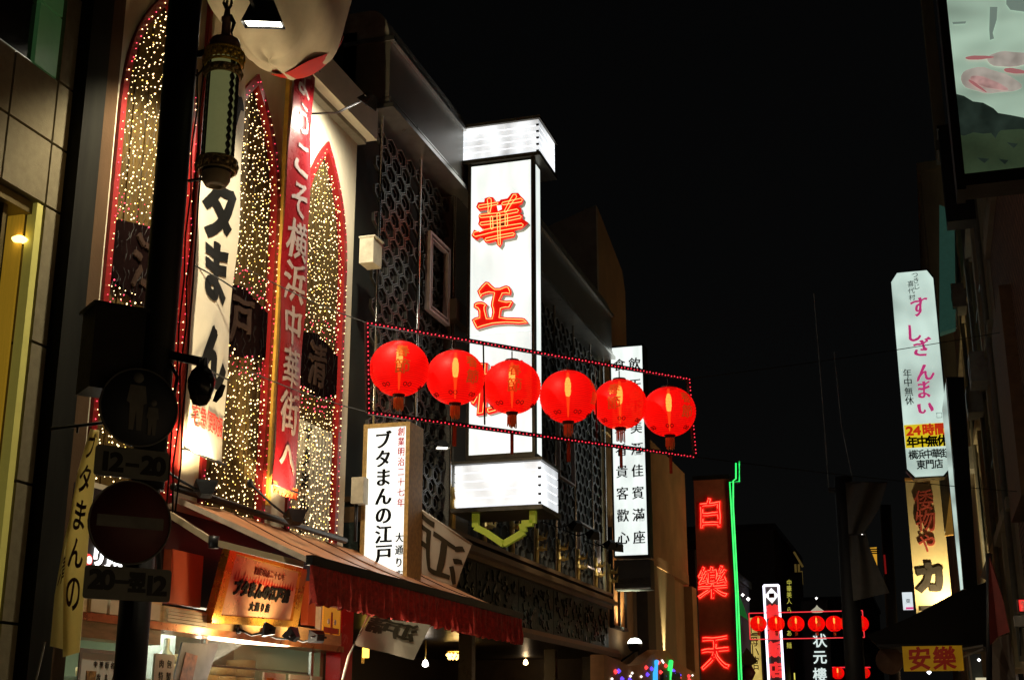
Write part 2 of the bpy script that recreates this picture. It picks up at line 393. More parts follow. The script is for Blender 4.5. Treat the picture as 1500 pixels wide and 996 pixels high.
# fairy lights: one curtain per arch
for k, cy in enumerate(AR):
    lc = thing('light_curtain', ['fairy light curtain in the leftmost arch, partly behind the lamp post', 'fairy light curtain in the middle arch beside the white banner',
                                 'fairy light curtain in the right arch beside the red banner'][k], 'fairy lights', (FX, cy, 3.45), 'fairy light curtains in the arches')
    wb, yb, rb = MB(), MB(), MB(); strings = MB(); rnd = random.Random(k + 3)
    ns = 21
    for j in range(ns):
        y = cy - HW + .1 + (2 * HW - .2) * j / (ns - 1) + rnd.uniform(-.01, .01)
        e = min(1, abs(y - cy) / HW); ztop = ZS + (ZT - ZS) * (1 - e) ** (1 / 2.6) - .2
        z = ztop; x = FX + .0; pts = []
        while z > ZB + .03:
            mid = abs(z - 5.42) < .33 - .13 * e
            yy = y + rnd.uniform(-.028, .028); xx = FX - .005 + rnd.uniform(-.012, .02)
            if not mid:
                near = abs(z - 5.42) < .55 and rnd.random() < .45
                (rb if near else yb if rnd.random() < .12 else wb).oct((xx, yy, z), rnd.choice((.0045, .005, .006, .0075, .009)))
            pts.append((xx - .01, yy, z)); z -= rnd.uniform(.035, .05) if rnd.random() < .35 else rnd.uniform(.05, .12)
        strings.tube(pts, .0018, 3)
    pr = arch_profile(cy, HW - .035, ZS, ZT - .07, ZB)
    for a in range(len(pr) - 1):
        p, q = Vector(pr[a]), Vector(pr[a + 1]); d = (q - p).length; nn = max(1, int(d / .075))
        for j in range(nn):
            r_ = p.lerp(q, (j + rnd.random() * .5) / nn)
            (rb if rnd.random() < .5 else wb).oct((FX + .04, r_.x + rnd.uniform(-.015, .015), r_.y), rnd.uniform(.0045, .0075))
    wb.build('warm_bulbs', bulb_w, lc, 'stuff'); yb.build('amber_bulbs', bulb_y, lc, 'stuff'); rb.build('red_bulbs', bulb_r, lc, 'stuff')
    strings.build('wiring', wire, lc, 'stuff')
    # the light the strings give off together
    l = light('AREA', (FX + .02, cy, 5.7), (FX - 1, cy, 5.7), 1.6, (1, .62, .25), lc, 1.0); l.data.shape = 'RECTANGLE'; l.data.size = 3.8; l.data.size_y = .9
    l.rotation_euler = (Vector((-1, 0, 0))).to_track_quat('-Z', 'Y').to_euler(); l.location.x = .28

# wall equipment at the building's right edge
jb = thing('junction_box', 'small cream junction box on the dark gap right of the arched facade, upper of two', 'junction box', (-6.0, 13.7, 6.9))
MB().box(-6.14, -5.96, 13.66, 13.92, 6.9, 7.22).build('box', M('cream_metal', (.5, .46, .34), .5, bump=.03), jb)
MB().box(-6.15, -5.94, 13.65, 13.93, 7.22, 7.24).build('lid', M('cream_metal'), jb)
jb = thing('junction_box', 'small yellowish box low on the gap, beside the white sign and above the awning', 'junction box', (-6.0, 13.7, 4.0))
MB().box(-6.14, -5.99, 13.66, 13.8, 4.02, 4.32).build('box', M('cream_metal'), jb); MB().tube([(-6.1, 13.73, 3.6), (-6.1, 13.73, 4.02)], .02).build('conduit', dark, jb)

# ---- roof balloon / inflated bun with red rim (top left)
bn = thing('bun_balloon', 'big sagging white bun shaped balloon with red rim hanging over the arched facade', 'balloon', (-5.2, 9.9, 7.5))
skin = M('white_balloon_fabric', (.62, .57, .45), .55, var=.12, scale=3, bump=.25, bscale=5)
bc = EYE + (Vector((-5.35, 9.75, 8.75)) - EYE) * 1.05; RX, RY, RZ = .6, 1.32, 1.38
def bun(a, b):
    th = a * 2 * math.pi; ph = -math.pi / 2 + b * math.pi * .98
    fold = 1 + .022 * math.sin(7 * th + 5 * math.sin(ph * 2)) * math.cos(ph) + .02 * math.sin(ph * 9 + math.sin(th * 2) * 2)
    return bc + Vector((RX * math.cos(th) * math.cos(ph), RY * math.sin(th) * math.cos(ph), RZ * math.sin(ph))) * fold
MB().grid(bun, 64, 36).build('balloon_skin', skin, bn)
rim = MB()
vd = (bc - EYE); vd = Vector((vd.x / RX, vd.y / RY, vd.z / RZ)).normalized(); e1 = vd.cross(Vector((0, 0, 1))).normalized(); e2 = e1.cross(vd)
def rimf(a, b):
    al = R(-88) + a * R(62); be = R(-2) + b * R(32) * math.sin(math.pi * (.12 + .8 * a)); q = (e1 * math.cos(al) + e2 * math.sin(al)) * math.cos(be) - vd * math.sin(be)
    return bc + Vector((RX * q.x, RY * q.y, RZ * q.z)) * 1.02
rim.grid(rimf, 24, 5).build('red_rim', M('red_balloon_fabric', (.55, .03, .02), .5, var=.1), bn)
MB().tube([bc + Vector((0, 0, 1.25)), bc + Vector((-.7, 0, 1.6))], .02).build('tie_rope', wire, bn)

# ---- floodlights and spotlights
lampglass = M('flood_lamp_glass', (1, 1, 1), em=(1, .93, .75), es=20, var=0, sample=False)
lampglass2 = M('spot_lamp_glass', (1, 1, 1), em=(1, .9, .7), es=6, var=0, sample=False)
def fixture(name, loc, aim, label, cat, size=.11, wall=None, energy=30, color=(1, .82, .55), spot=90, glass=None, body=None, group=None, light_on=True, blend=.8):
    t = thing(name, label, cat, loc, group); L = Vector(loc); d = (Vector(aim) - L).normalized()
    sd = d.cross(Vector((0, 0, 1))); sd = sd.normalized() if sd.length > .01 else Vector((0, 1, 0)); up = sd.cross(d)
    h = MB(); s = size
    b0 = [L - d * s * 1.1 + sd * i * s * .55 + up * j * s * .4 for i, j in ((-1, -1), (1, -1), (1, 1), (-1, 1))]
    b1 = [L + sd * i * s + up * j * s * .75 for i, j in ((-1, -1), (1, -1), (1, 1), (-1, 1))]
    h.add(b0 + b1, [(0, 3, 2, 1), (0, 1, 5, 4), (1, 2, 6, 5), (2, 3, 7, 6), (3, 0, 4, 7)])
    b2 = [L + d * .02 + sd * i * s * 1.06 + up * j * s * .8 for i, j in ((-1, -1), (1, -1), (1, 1), (-1, 1))]
    h.add(b1 + b2, [(0, 1, 5, 4), (1, 2, 6, 5), (2, 3, 7, 6), (3, 0, 4, 7)])
    h.build('housing', body or dark, t)
    MB().add([L + d * .004 + sd * i * s * .9 + up * j * s * .66 for i, j in ((-1, -1), (1, -1), (1, 1), (-1, 1))], [(0, 1, 2, 3)]).build('lens', glass or lampglass2, t)
    if wall is not None:
        w = Vector(wall); MB().tube([L - d * s, (L + w) / 2 + Vector((0, 0, -.05)), w], .012).tube([L - d * s * .6 - sd * s * 1.1, L - d * s * .6 + sd * s * 1.1], .012).build('bracket', dark, t)
        MB().lathe([(.001, .02), (.04, .02), (.045, 0)], w, 12, (1, 0, 0)).build('mount_plate', dark, t)
    if light_on: light('SPOT', L + d * .03, aim, energy, color, t, size * .6, spot, blend)
    return t
fixture('floodlight', tuple(PX(386, 34, -5.0)), (-5.35, 9.9, 3.9), 'blazing white floodlight under the bun balloon above the white banner', 'floodlight', .165, None, 800, (1, .86, .6), 138, lampglass, blend=.35)
fl = COL.objects['floodlight']
MB().bar(fl.location + Vector((-.03, -.08, .06)), (-4.7, 7.35, fl.location.z + .35), .03).build('bracket', dark, fl)
fixture('floodlight', (-5.45, 12.2, 8.2), (-6.15, 12.3, 7.3), 'black floodlight on a long arm by the cornice, shining on the red banner top', 'floodlight', .1, (-6.15, 12.15, 8.15), 420, (1, .93, .75), 150)
fixture('spotlight', (-5.78, 9.86, 3.56), (-6.03, 10.15, 4.4), 'black uplight at the foot of the white banner on the awning edge', 'spotlight', .09, (-6.15, 9.6, 3.75), 300, (1, .8, .45), 100)
fixture('spotlight', (-5.76, 11.52, 3.56), (-6.03, 11.75, 4.4), 'black uplight below the fringe of the red banner', 'spotlight', .09, (-6.15, 11.3, 3.85), 260, (1, .74, .4), 100)

# ---- banners
def banner(name, label, x, y0, y1, zt, zb, mat, wav=.02, thick=.004):
    t = thing(name, label, 'banner', (x, (y0 + y1) / 2, zb))
    def fn(a, b):
        z = zb + (zt - zb) * b; y = y0 + (y1 - y0) * a
        return (x + wav * math.sin(a * 3 + b * 9) + wav * .6 * math.sin(b * 23 + a * 4) + .02 * math.sin(math.pi * a), y + .012 * math.sin(b * 7), z)
    MB().grid(fn, 8, 60, (-thick, 0, 0)).build('cloth', mat, t)
    MB().tube([(x + .02, y0 - .06, zt), (x + .02, y1 + .06, zt)], .014).build('top_rod', dark, t)
    MB().tube([(x + .02, y0 - .04, zb), (x + .02, y1 + .04, zb)], .01).build('bottom_rod', dark, t)
    def wp(cx, cy_):   # warp in banner space: local x (m from centre), y (m above zb)
        return lambda a, b, c: Vector(fn((a + (y1 - y0) / 2) / (y1 - y0), b / (zt - zb))) + Vector((c + .006, 0, 0))
    return t, wp(0, 0)
wbm = M('white_banner_cloth')
b1, w1 = banner('hanging_banner', 'tall white cloth banner with black brush characters beside the lamp post', -6.0, 9.83, 10.5, 8.9, 3.88, wbm)
z0 = 3.88
chars('large_lettering', [('ブ', 0, 7.15 - z0, .5, .55), ('タ', -.02, 6.20 - z0, .52, .66), ('ま', -.02, 5.60 - z0, .5, .62), ('ん', 0, 4.80 - z0, .5, .62)], ink, b1, (0, 0, 0), depth=.002, bold=.03, mincho=.6, brush=.28, warp=w1)
letters('red_lettering', [('元', -.05, 8.05 - z0, .3), ('祖', -.05, 7.68 - z0, .3)], M('red_banner_ink', (.5, .03, .02), .7, var=0), b1, (0, 0, 0), depth=.002, bold=.008, warp=w1)
letters('delivery_lettering', hrow('宅急便取扱', -.25, .25, 4.2 - z0, .13, .2), M('red_banner_ink', (.5, .03, .02), .7, var=0), b1, (0, 0, 0), depth=.002, bold=.001, mincho=-.2, warp=w1)
MB().tube([(-6.0, 9.8, 5.55), (-5.9, 10.1, 5.5), (-5.86, 10.3, 5.47)], .007).tube([(-6.0, 9.8, 4.68), (-5.86, 10.3, 4.6)], .007).build('tie_cord', wire, b1)
redcloth = M('red_banner_cloth', (.2, .008, .012), .28, var=.12, scale=3, bump=.15, bscale=6)
b2, w2_ = banner('hanging_banner', 'long glossy red banner with pale characters between the two right arches', -6.0, 11.47, 12.0, 8.6, 3.86, redcloth, .015)
z0 = 3.86
chars('lettering', [(c, 0, 4.45 - i * .46, .40, .44) for i, c in enumerate('ようこそ横浜中華街へ')], M('pale_banner_paint', (.3, .23, .21), .6, var=.1), b2, (0, 0, 0), depth=.002, bold=.007, mincho=.5, brush=.75, warp=w2_)
MB().grid(lambda a, b: (-5.985 + .012 * math.sin(a * 130), 11.47 + a * .53, 3.9 - .1 * b * (1 + .2 * math.sin(a * 90))), 80, 2).build('fringe', M('orange_fringe', (.5, .06, .015), .7), b2)
MB().box(-6.19, -6.14, 11.68, 11.73, 3.7, 8.44).build('yellow_conduit', M('yellow_pipe', (.5, .28, .04), .5)); tag(COL.objects['yellow_conduit'], 'thin yellow pipe up the wall left of the red banner', 'pipe')
MB().box(-6.19, -6.15, 10.0, 10.05, 3.6, 8.44).build('red_conduit', M('red_pipe', (.3, .03, .02), .5)); tag(COL.objects['red_conduit'], 'thin red pipe up the wall just right of the lamp post', 'pipe')

# ================================================================== awning
aw = thing('awning', 'long brown fold-out shop awning with red underside and pleated red valance', 'awning', (-5.5, 10.05, 2.6))
AY0, AY1 = 10.06, 16.15; WZ, FZ = 3.53, 2.95; WXx, FXx = -6.19, -4.9
awt = M('brown_awning_canvas', (.42, .18, .08), .38, var=.3, scale=5, bump=.1, bscale=12)
def awf(a, b): return (WXx + (FXx - WXx) * b, AY0 + (AY1 - AY0) * a, WZ + (FZ - WZ) * b - .035 * math.sin(math.pi * b) + .012 * noise.noise(Vector((a * 30, b * 3, 2))) + .006 * math.sin(a * 60 + b * 2))
MB().grid(awf, 60, 6).build('canvas', awt, aw)
MB().grid(lambda a, b: Vector(awf(a, b)) - Vector((0, 0, .012)), 60, 6).build('red_lining', M('red_lining', (.5, .02, .015), .6, var=.15), aw)
for k in range(1, 6): MB().tube([Vector(awf(k / 6, b / 6)) + Vector((0, 0, .006)) for b in range(7)], .006, 4).build('seam', M('dark_seam', (.10, .04, .02), .8), aw)
MB().box(FXx - .01, FXx + .05, AY0, AY1, FZ - .06, FZ + .02).build('front_bar', dark, aw)
MB().tube([(-6.12, 9.9, WZ + .05), (-6.12, 13.5, WZ + .05)], .035, 12).build('roller', M('dark_roller', (.02, .015, .012), .35, .4), aw)
vel = M('red_velvet', (.5, .05, .04), .55, var=.5, scale=20, bump=.2, bscale=60)
def val(a, b):
    y = AY0 + (AY1 - AY0) * a; s = a * 6.1
    w = .024 * math.sin(s * 36 + 2.5 * math.sin(s * 5)) + .008 * math.sin(s * 90) + .014 * noise.noise(Vector((s * 8, b * 1.5, 0))) * 2 + .03 * noise.noise(Vector((s * 2.3, b * .8, 7)))
    return (FXx + .03 + w * (.35 + b), y + .02 * noise.noise(Vector((s * 9, b * 3, 5))), FZ - .05 - (.32 + .01 * math.sin(s * 75)) * b)
MB().grid(val, 700, 6).build('valance', vel, aw)
def val2(a, b): return (FXx - .0 - a * .05 + 0, AY1 + .005 + .01 * math.sin(a * 20), FZ - .05 - .32 * b)
for s_, yy in ((1, AY1),):
    MB().grid(lambda a, b: (FXx + .03 - .10 * a, yy + .01 * math.sin(a * 14), FZ - .05 - .32 * b), 6, 3).build('valance_return', vel, aw)
armm = M('beige_arm_paint', (.42, .33, .2), .4, var=.1)
P1, P2, P3 = PX(247, 752, -6.12), PX(313, 794, -5.65), PX(445, 827, -4.98)
MB().bar(P1, P2, .05, .05).build('folding_arm', armm, aw); MB().bar(P2, P3, .045, .05).build('folding_arm', armm, aw)
MB().lathe([(.001, -.05), (.045, -.05), (.045, .05), (.001, .05)], P2, 12).build('elbow_joint', dark, aw)
MB().add([awf(0, 0), awf(0, 1), Vector(awf(0, 1)) - Vector((0, 0, .05)), Vector(awf(0, 0)) - Vector((0, 0, .05))], [(0, 1, 2, 3)]).build('side_trim', M('pale_piping', (.6, .5, .4), .5), aw)

# ================================================================== shopfront below the awning
sf = thing('shopfront', 'brightly lit steamed bun shopfront with wooden header and posters under the awning', 'shopfront', (-6.1, 11, 0))
wood = M('warm_wood', (.6, .4, .2), .4, var=.25, scale=4, streak=.2)
cream = M('cream_laminate', (.62, .5, .32), .4, var=.08)
redgl = M('glossy_red_paint', (.6, .01, .012), .25, var=.06)
dkwall = M('dark_shop_wall', (.02, .015, .014), .5)
MB().box(-6.45, -6.18, 8.6, 13.3, 2.62, 3.4).build('upper_wall', dkwall, sf)
for y0_, y1_ in ((9.93, 10.45), (12.6, 12.78)):
    MB().box(-6.18, -6.1, y0_, y1_, 2.6, 3.05).build('orange_panel', M('orange_red_panel', (.5, .09, .03), .5, var=.1), sf)
hd = MB().box(-6.35, -6.05, 8.6, 9.75, 2.42, 2.6).box(-6.35, -6.03, 9.75, 13.3, 2.42, 2.56).build('header_beam', wood, sf)
for i in range(4):
    MB().box(-6.06, -6.005, 9.78, 10.42, 2.435 + i * .028, 2.46 + i * .028).build('cream_slat', cream, sf)
for i in range(4):
    MB().box(-6.06, -6.02, 8.72 + i * .25, 8.93 + i * .25, 2.43, 2.56).build('cream_block', cream, sf)
MB().box(-6.3, -6.0, 8.6, 13.3, 2.36, 2.42).build('copper_rail', M('copper_strip', (.5, .2, .08), .3, .7), sf)
MB().box(-6.25, -6.04, 8.6, 9.75, 2.24, 2.36).build('lower_header', wood, sf)
MB().box(-6.2, -6.03, 13.29, 13.6, .1, 2.86).build('red_post', redgl, sf)
lb = MB().box(-6.17, -6.0, 8.72, 9.35, 2.63, 2.72).build('light_box', M('white_shop_light_box', (.8, .85, .8), em=(.9, 1, .9), es=3, var=0), sf)
nb = MB().box(-6.17, -6.12, 8.6, 9.5, 2.73, 3.02).build('name_board', dkwall, sf)
letters('glowing_lettering', [('り', -.1, 0, .16), ('ょ', .04, -.04, .14), ('う', .17, -.05, .13)], M('white_neon_text', (1, 1, 1), em=(1, 1, 1), es=2.5, var=0), nb, (-6.12, 9.0, 2.87), YR, ZU, .012, bold=.008)
MB().lathe([(.001, .02), (.045, .02), (.05, 0)], PX(127, 820, -6.1), 20, (1, 0, 0)).build('red_disc', M('red_disc', (.6, .02, .02), em=(1, .03, .03), es=.8, var=0), sf)
MB().lathe([(.001, .026), (.03, .026), (.03, 0)], PX(127, 820, -6.1), 20, (1, 0, 0)).build('white_disc', M('white_disc', (.8, .8, .8), em=(1, .95, .9), es=1, var=0), sf)
# interior seen through the glass
inn = M('pale_green_interior', (.36, .39, .27), .6, var=.08)
MB().box(-9.6, -9.5, 8.62, 13.44, 0, 2.7).build('back_wall', inn, sf); MB().box(-9.5, -6.3, 8.62, 13.44, 2.62, 2.7).build('interior_ceiling', inn, sf)
MB().box(-9.5, -6.3, 8.6, 8.64, 0, 2.6).box(-9.5, -6.3, 13.36, 13.44, 0, 2.6).build('interior_side_wall', inn, sf)
for (x, y) in ((-7.2, 10.2), (-7.4, 11.6), (-8.2, 12.4), (-8.4, 10.8)):
    MB().box(x - .12, x + .12, y - .45, y + .45, 2.57, 2.6).build('ceiling_tube', M('cool_tube', (1, 1, 1), em=(.88, 1, .85), es=20, var=0), sf)
cab = M('steel_cabinet', (.45, .47, .42), .35, .5)
MB().box(-7.6, -7.2, 11.9, 12.4, 2.0, 2.5).build('wall_cabinet', cab, sf); MB().box(-7.6, -7.2, 12.5, 13.1, 2.05, 2.5).build('wall_cabinet', cab, sf)
MB().lathe([(.001, 0), (.09, 0), (.06, .06), (.03, .1), (.03, .2)], (-6.9, 11.25, 2.2), 16).build('hanging_lamp', cab, sf)
MB().lathe([(.001, -.04), (.035, -.03), (.035, 0)], (-6.9, 11.25, 2.2), 12).build('bulb', lampglass2, sf)
MB().tube([(-6.35, 10.95, 2.36), (-6.35, 10.95, 2.14), (-6.35, 13.2, 2.14)], .012).build('hanging_rail', dark, sf)
MB().box(-6.31, -6.28, 9.72, 9.78, .2, 2.36).box(-6.31, -6.28, 10.9, 10.93, 2.3, 2.36).box(-6.31, -6.28, 13.1, 13.16, .2, 2.36).build('window_frame', alu, sf)
gl = MB().box(-6.3, -6.295, 9.78, 13.1, .8, 2.36).build('window_pane', M('shop_glass', (.9, .95, .92), .03, var=0, alpha=.08), sf)
def poster(name, y0_, y1_, z0_, z1_, x, label=None):
    p = MB().box(x - .02, x, y0_, y1_, z0_, z1_).build(name, M('paper_white', (.72, .7, .62), .6, var=.04), sf, label=label); return p
p = poster('menu_board', 8.68, 9.22, 1.6, 2.14, -6.04)
MB().box(-6.04, -6.03, 8.65, 9.25, 2.13, 2.16).box(-6.04, -6.03, 8.65, 8.68, 1.6, 2.13).build('frame', alu, p)
letters('lettering', hrow('中華街名物', 8.85 - 9.0, 9.15 - 9.0, .05, .05) + hrow('肉まん', -.1, .1, -.04, .05) + hrow('豚まん', -.1, .1, -.12, .05), ink, p, (-6.04, 9.02, 2.0), YR, ZU, .003)
MB().box(-6.04, -6.032, 8.76, 8.88, 1.86, 2.0).build('food_photo', M('food_photo', (.3, .16, .05), .5, var=.8, scale=40), p)
p = poster('menu_board', 9.82, 10.12, 1.6, 2.18, -6.12); letters('lettering', hrow('肉包', -.06, .06, .1, .07) + hrow('特製', -.06, .06, 0, .07), ink, p, (-6.12, 9.98, 2.0), YR, ZU, .003)
MB().box(-6.5, -6.48, 9.9, 10.2, 2.2, 2.34).build('lit_screen', M('lit_screen', em=(.9, 1, .95), es=1.5, var=0), sf)
pb = MB().prism([(-6.2, 10.36, 2.3), (-6.2, 10.98, 2.32), (-6.2, 10.72, 1.8), (-6.2, 10.2, 1.8)], (-.015, 0, 0)).build('hanging_photo_panel', M('grey_poster', (.22, .22, .23), .4), sf)
MB().prism([(-6.197, 10.42, 2.22), (-6.197, 10.62, 2.2), (-6.197, 10.52, 1.85), (-6.197, 10.3, 1.85)], (.004, 0, 0)).build('food_photo', M('brown_food_photo', (.22, .08, .04), .5, var=.8, scale=18), pb)
for i, (a, b) in enumerate(((11.75, 12.2), (12.3, 12.75), (12.8, 13.05))):
    p = poster('counter_poster', a, b, 1.7, 2.10, -6.12)
    MB().box(-6.12, -6.114, a + .05, a + .2, 1.95, 2.05).build('food_photo', M('food_photo_%d' % i, [(.6, .3, .05), (.5, .1, .05), (.6, .4, .1)][i], .5, var=.6, scale=30), p)
    letters('lettering', hrow('ラーメン'[:3], .0, .18, .0, .05), redink, p, (-6.12, a + .23, 2.02), YR, ZU, .003)
MB().box(-7.1, -6.75, 9.9, 13.0, 1.98, 2.01).build('shelf', cab, sf)
bam = M('bamboo_steamer', (.55, .38, .18), .6, var=.2, scale=30)
for i, y in enumerate((10.15, 10.5, 11.6, 12.0, 12.35, 12.75)):
    for k in range(1 + i % 3):
        MB().lathe([(.001, .0), (.15, .0), (.155, .07), (.15, .075), (.001, .085)], (-6.92, y, 2.012 + k * .088), 18).build('bamboo_steamer', bam, sf)
# framed poster next to the red post
ps = thing('framed_poster', 'small orange framed poster beside the red post under the valance', 'poster', (-6.0, 13.0, 2.5))
MB().box(-6.1, -6.04, 12.78, 13.29, 2.5, 2.84).build('frame', M('white_frame', (.7, .66, .55), .5), ps)
pc = MB().box(-6.04, -6.03, 12.82, 13.25, 2.53, 2.81).build('picture', M('orange_print', (.75, .33, .03), .5, var=.15, em=(1, .45, .03), es=.25), ps)
fig = MB()
for dy in (-.08, .08): fig.lathe([(.001, .004), (.03, .004), (.03, 0)], (-6.03, 13.03 + dy, 2.66), 12, (1, 0, 0))
fig.build('printed_buns', M('print_white', (.85, .8, .75), .5, var=0), pc)
MB().prism([(-6.029, 13.0, 2.53), (-6.029, 13.06, 2.53), (-6.029, 13.05, 2.76), (-6.029, 13.01, 2.76)], (.002, 0, 0)).prism([(-6.029, 12.84, 2.54), (-6.029, 13.22, 2.54), (-6.029, 13.22, 2.6), (-6.029, 12.84, 2.6)], (.001, 0, 0)).build('printed_shape', M('print_red', (.5, .06, .03), .5, var=0), pc)
light('AREA', (-6.25, 11.6, 2.3), (-5.4, 11.3, 3.2), 80, (1, .85, .6), sf, 1.2)  # area light without a fixture, turned up to brighten the awning's red lining

# framed signboard hung in front of the header
sb = thing('shop_signboard', 'gold framed copper signboard with flaming black characters above the shop window', 'signboard', (-5.85, 11.3, 2.5))
fr = [(-5.92, 10.62, 3.10), (-5.92, 12.02, 3.07), (-5.98, 12.0, 2.58), (-5.98, 10.50, 2.52)]
c0 = [Vector(p) for p in fr]
def sp(a, b, off=0):
    top = c0[0].lerp(c0[1], a); bot = c0[3].lerp(c0[2], a)
    return bot.lerp(top, b) + Vector((off, 0, 0)) + Vector((.05 * (1 - (2 * a - 1) ** 2) * 0, 0, 0))
copper = M('polished_copper', (.62, .36, .24), .3, .55, var=.1, scale=2, bump=.03)
goldf = M('gold_frame', (.65, .33, .05), .28, .75, var=.1)
MB().add([sp(0, 0), sp(1, 0), sp(1, 1), sp(0, 1), sp(0, 0, -.06), sp(1, 0, -.06), sp(1, 1, -.06), sp(0, 1, -.06)], [(0, 1, 2, 3), (4, 7, 6, 5), (0, 4, 5, 1), (1, 5, 6, 2), (2, 6, 7, 3), (3, 7, 4, 0)]).build('panel', copper, sb)
for a, b, c_, d_ in ((-.05, -.09, 1.05, .03), (-.05, .98, 1.05, 1.07), (-.06, -.05, .03, 1.03), (.97, -.05, 1.06, 1.03)):
    q = [sp(a, b, .03), sp(c_, b, .03), sp(c_, d_, .03), sp(a, d_, .03)]; MB().prism(q, (-.08, 0, 0)).build('frame_rail', goldf, sb)
def wsb(a, b, c): return sp(.5 + a / 1.7, .5 + b / .6, .004 + c)
letters('lettering', hrow('ブタまんの江戸清', -.56, .58, -.01, .15, .15), ink, sb, (0, 0, 0), depth=.012, bold=.009, brush=.5, mincho=.4, warp=wsb)
letters('small_lettering', hrow('創業明治二十七年', -.22, .42, .185, .08), M('brown_ink', (.12, .03, .02), .5, var=0), sb, (0, 0, 0), depth=.006, warp=wsb, brush=.3)
letters('branch_lettering', hrow('大通り店', -.16, .2, -.17, .09), ink, sb, (0, 0, 0), depth=.008, bold=.004, warp=wsb)
fl_ = MB()
for i in range(22):
    y = -.68 + i * .065; fl_.add([wsb(y, .06, .001), wsb(y + .05, .06, .001), wsb(y + .03, .12 + .07 * random.random(), .001)], [(0, 1, 2)])
fl_.build('painted_flames', M('flame_red', (.35, .02, .01), .5, var=0), sb)
for i, (y, e) in enumerate(((10.85, 12), (11.35, 42), (11.9, 16))):
    fixture('sign_spotlight', (-5.66, y, 2.43), (-5.98, y, 2.75) if i == 1 else (-6.1, y - .3 if i == 0 else y + .3, 2.5), ['left one of three small lamps under the copper signboard', 'bright middle lamp glowing under the copper signboard', 'right one of three small lamps under the copper signboard'][i], 'spotlight', .075, (-6.0, y + .12, 2.45), e, (1, .68, .28), 110, group='lamps under the signboard')

# white side flags with brown text behind and below the awning
def hflag(label, quad, s, items, pole=None, mat=None, brush=.3):
    q = [Vector(p) for p in quad]     # TL, TR, BR, BL
    t = thing('shop_flag', label, 'flag', q[3])
    n = (q[1] - q[0]).cross(q[0] - q[3]).normalized()
    def fn(a, b, off=0):
        return q[3].lerp(q[2], a).lerp(q[0].lerp(q[1], a), b) + n * (.018 * math.sin(a * 9 + b * 4) * (1 - .6 * b) + off)
    MB().grid(lambda a, b: fn(a, b), 24, 12, -n * .003).build('cloth', mat or cloth_w, t)
    letters('lettering', items, M('dark_brown_ink', (.05, .04, .022), .6, var=0), t, (0, 0, 0), depth=.001, bold=.02, mincho=1, brush=brush, warp=lambda x, y, z: fn(x, y, .008 + z))
    if pole: MB().tube(pole, .013, 8).build('pole', M('white_pole', (.6, .55, .45), .4), t)
    return t
q = [PY(613, 744, 14.3), PY(691, 797, 14.9), PY(668, 860, 14.9), PY(609, 838, 14.3)]
hflag('white cloth flag above the awning, right of the lit white sign', q, '', [('江', .62, .42, -.66, .85), ('戸', .10, .55, -.4, .9)], [q[0], q[1]])
q = [PY(543, 903, 11.7), PY(631, 915, 11.9), PY(606, 966, 11.9), PY(518, 944, 11.7)]
hflag('tilted white flag on a pole hanging below the valance', q, '', [('戸', .42, .72, -.28, .5), ('江', .7, .7, -.26, .5), ('清', .16, .74, -.28, .5)], [PY(541, 898, 11.7), PY(511, 960, 11.7), PY(498, 1010, 11.7)], brush=.6)

# ================================================================== white lit sign (buns) beside the arches
def lit_box(name, label, x0, x1, y, dep, z0, z1, edge, frame=.03, side=None, face=None, cat='sign'):
    t = thing(name, label, cat, ((x0 + x1) / 2, y, z0))
    MB().box(x0, x1, y + .012, y + dep, z0, z1).build('case', side or dark, t)
    f = frame
    for a in ((x0 - f, x0, z0 - f, z1 + f), (x1, x1 + f, z0 - f, z1 + f)): MB().box(a[0], a[1], y - .015, y + dep * .999, a[2], a[3]).build('frame', edge, t)
    for a in ((z0 - f, z0), (z1, z1 + f)): MB().box(x0, x1, y - .015, y + dep * .998, a[0], a[1]).build('frame', edge, t)
    MB().box(x0, x1, y, y + .012, z0, z1).build('light_panel', face or sign_w, t)
    return t
gold_w = M('gold_wood_frame', (.5, .33, .12), .4, .3, var=.3, scale=20)
s1 = lit_box('lit_sign', 'white backlit sign in golden frame with black characters, rising behind the awning', -6.06, -5.58, 13.9, .42, 2.95, 4.93, gold_w, .05, M('teal_case', (.12, .15, .13), .5))
def col_px(s, uv0, uv1, Y, ox, w, h=None):
    a = PY(*uv0, Y); b = PY(*uv1, Y); return [(c, a.x + (b.x - a.x) * i / max(1, len(s) - 1), a.z + (b.z - a.z) * i / max(1, len(s) - 1), w, h or w) for i, c in enumerate(s)]
chars('large_lettering', col_px('ブタまんの江戸', (561, 645), (562, 811), 13.9, 0, .2, .215), ink, s1, (0, 13.9, 0), XR, ZU, .004, bold=.005, mincho=1.1, brush=.12)
letters('red_lettering', col_px('創業明治二十七年', (588, 632), (587, 736), 13.9, 0, .085, .1), redink, s1, (0, 13.9, 0), XR, ZU, .004, bold=.0015, mincho=.5)
letters('branch_lettering', col_px('大通り店', (585, 787), (584, 842), 13.9, 0, .095, .11), ink, s1, (0, 13.9, 0), XR, ZU, .004, bold=.002, mincho=.8)

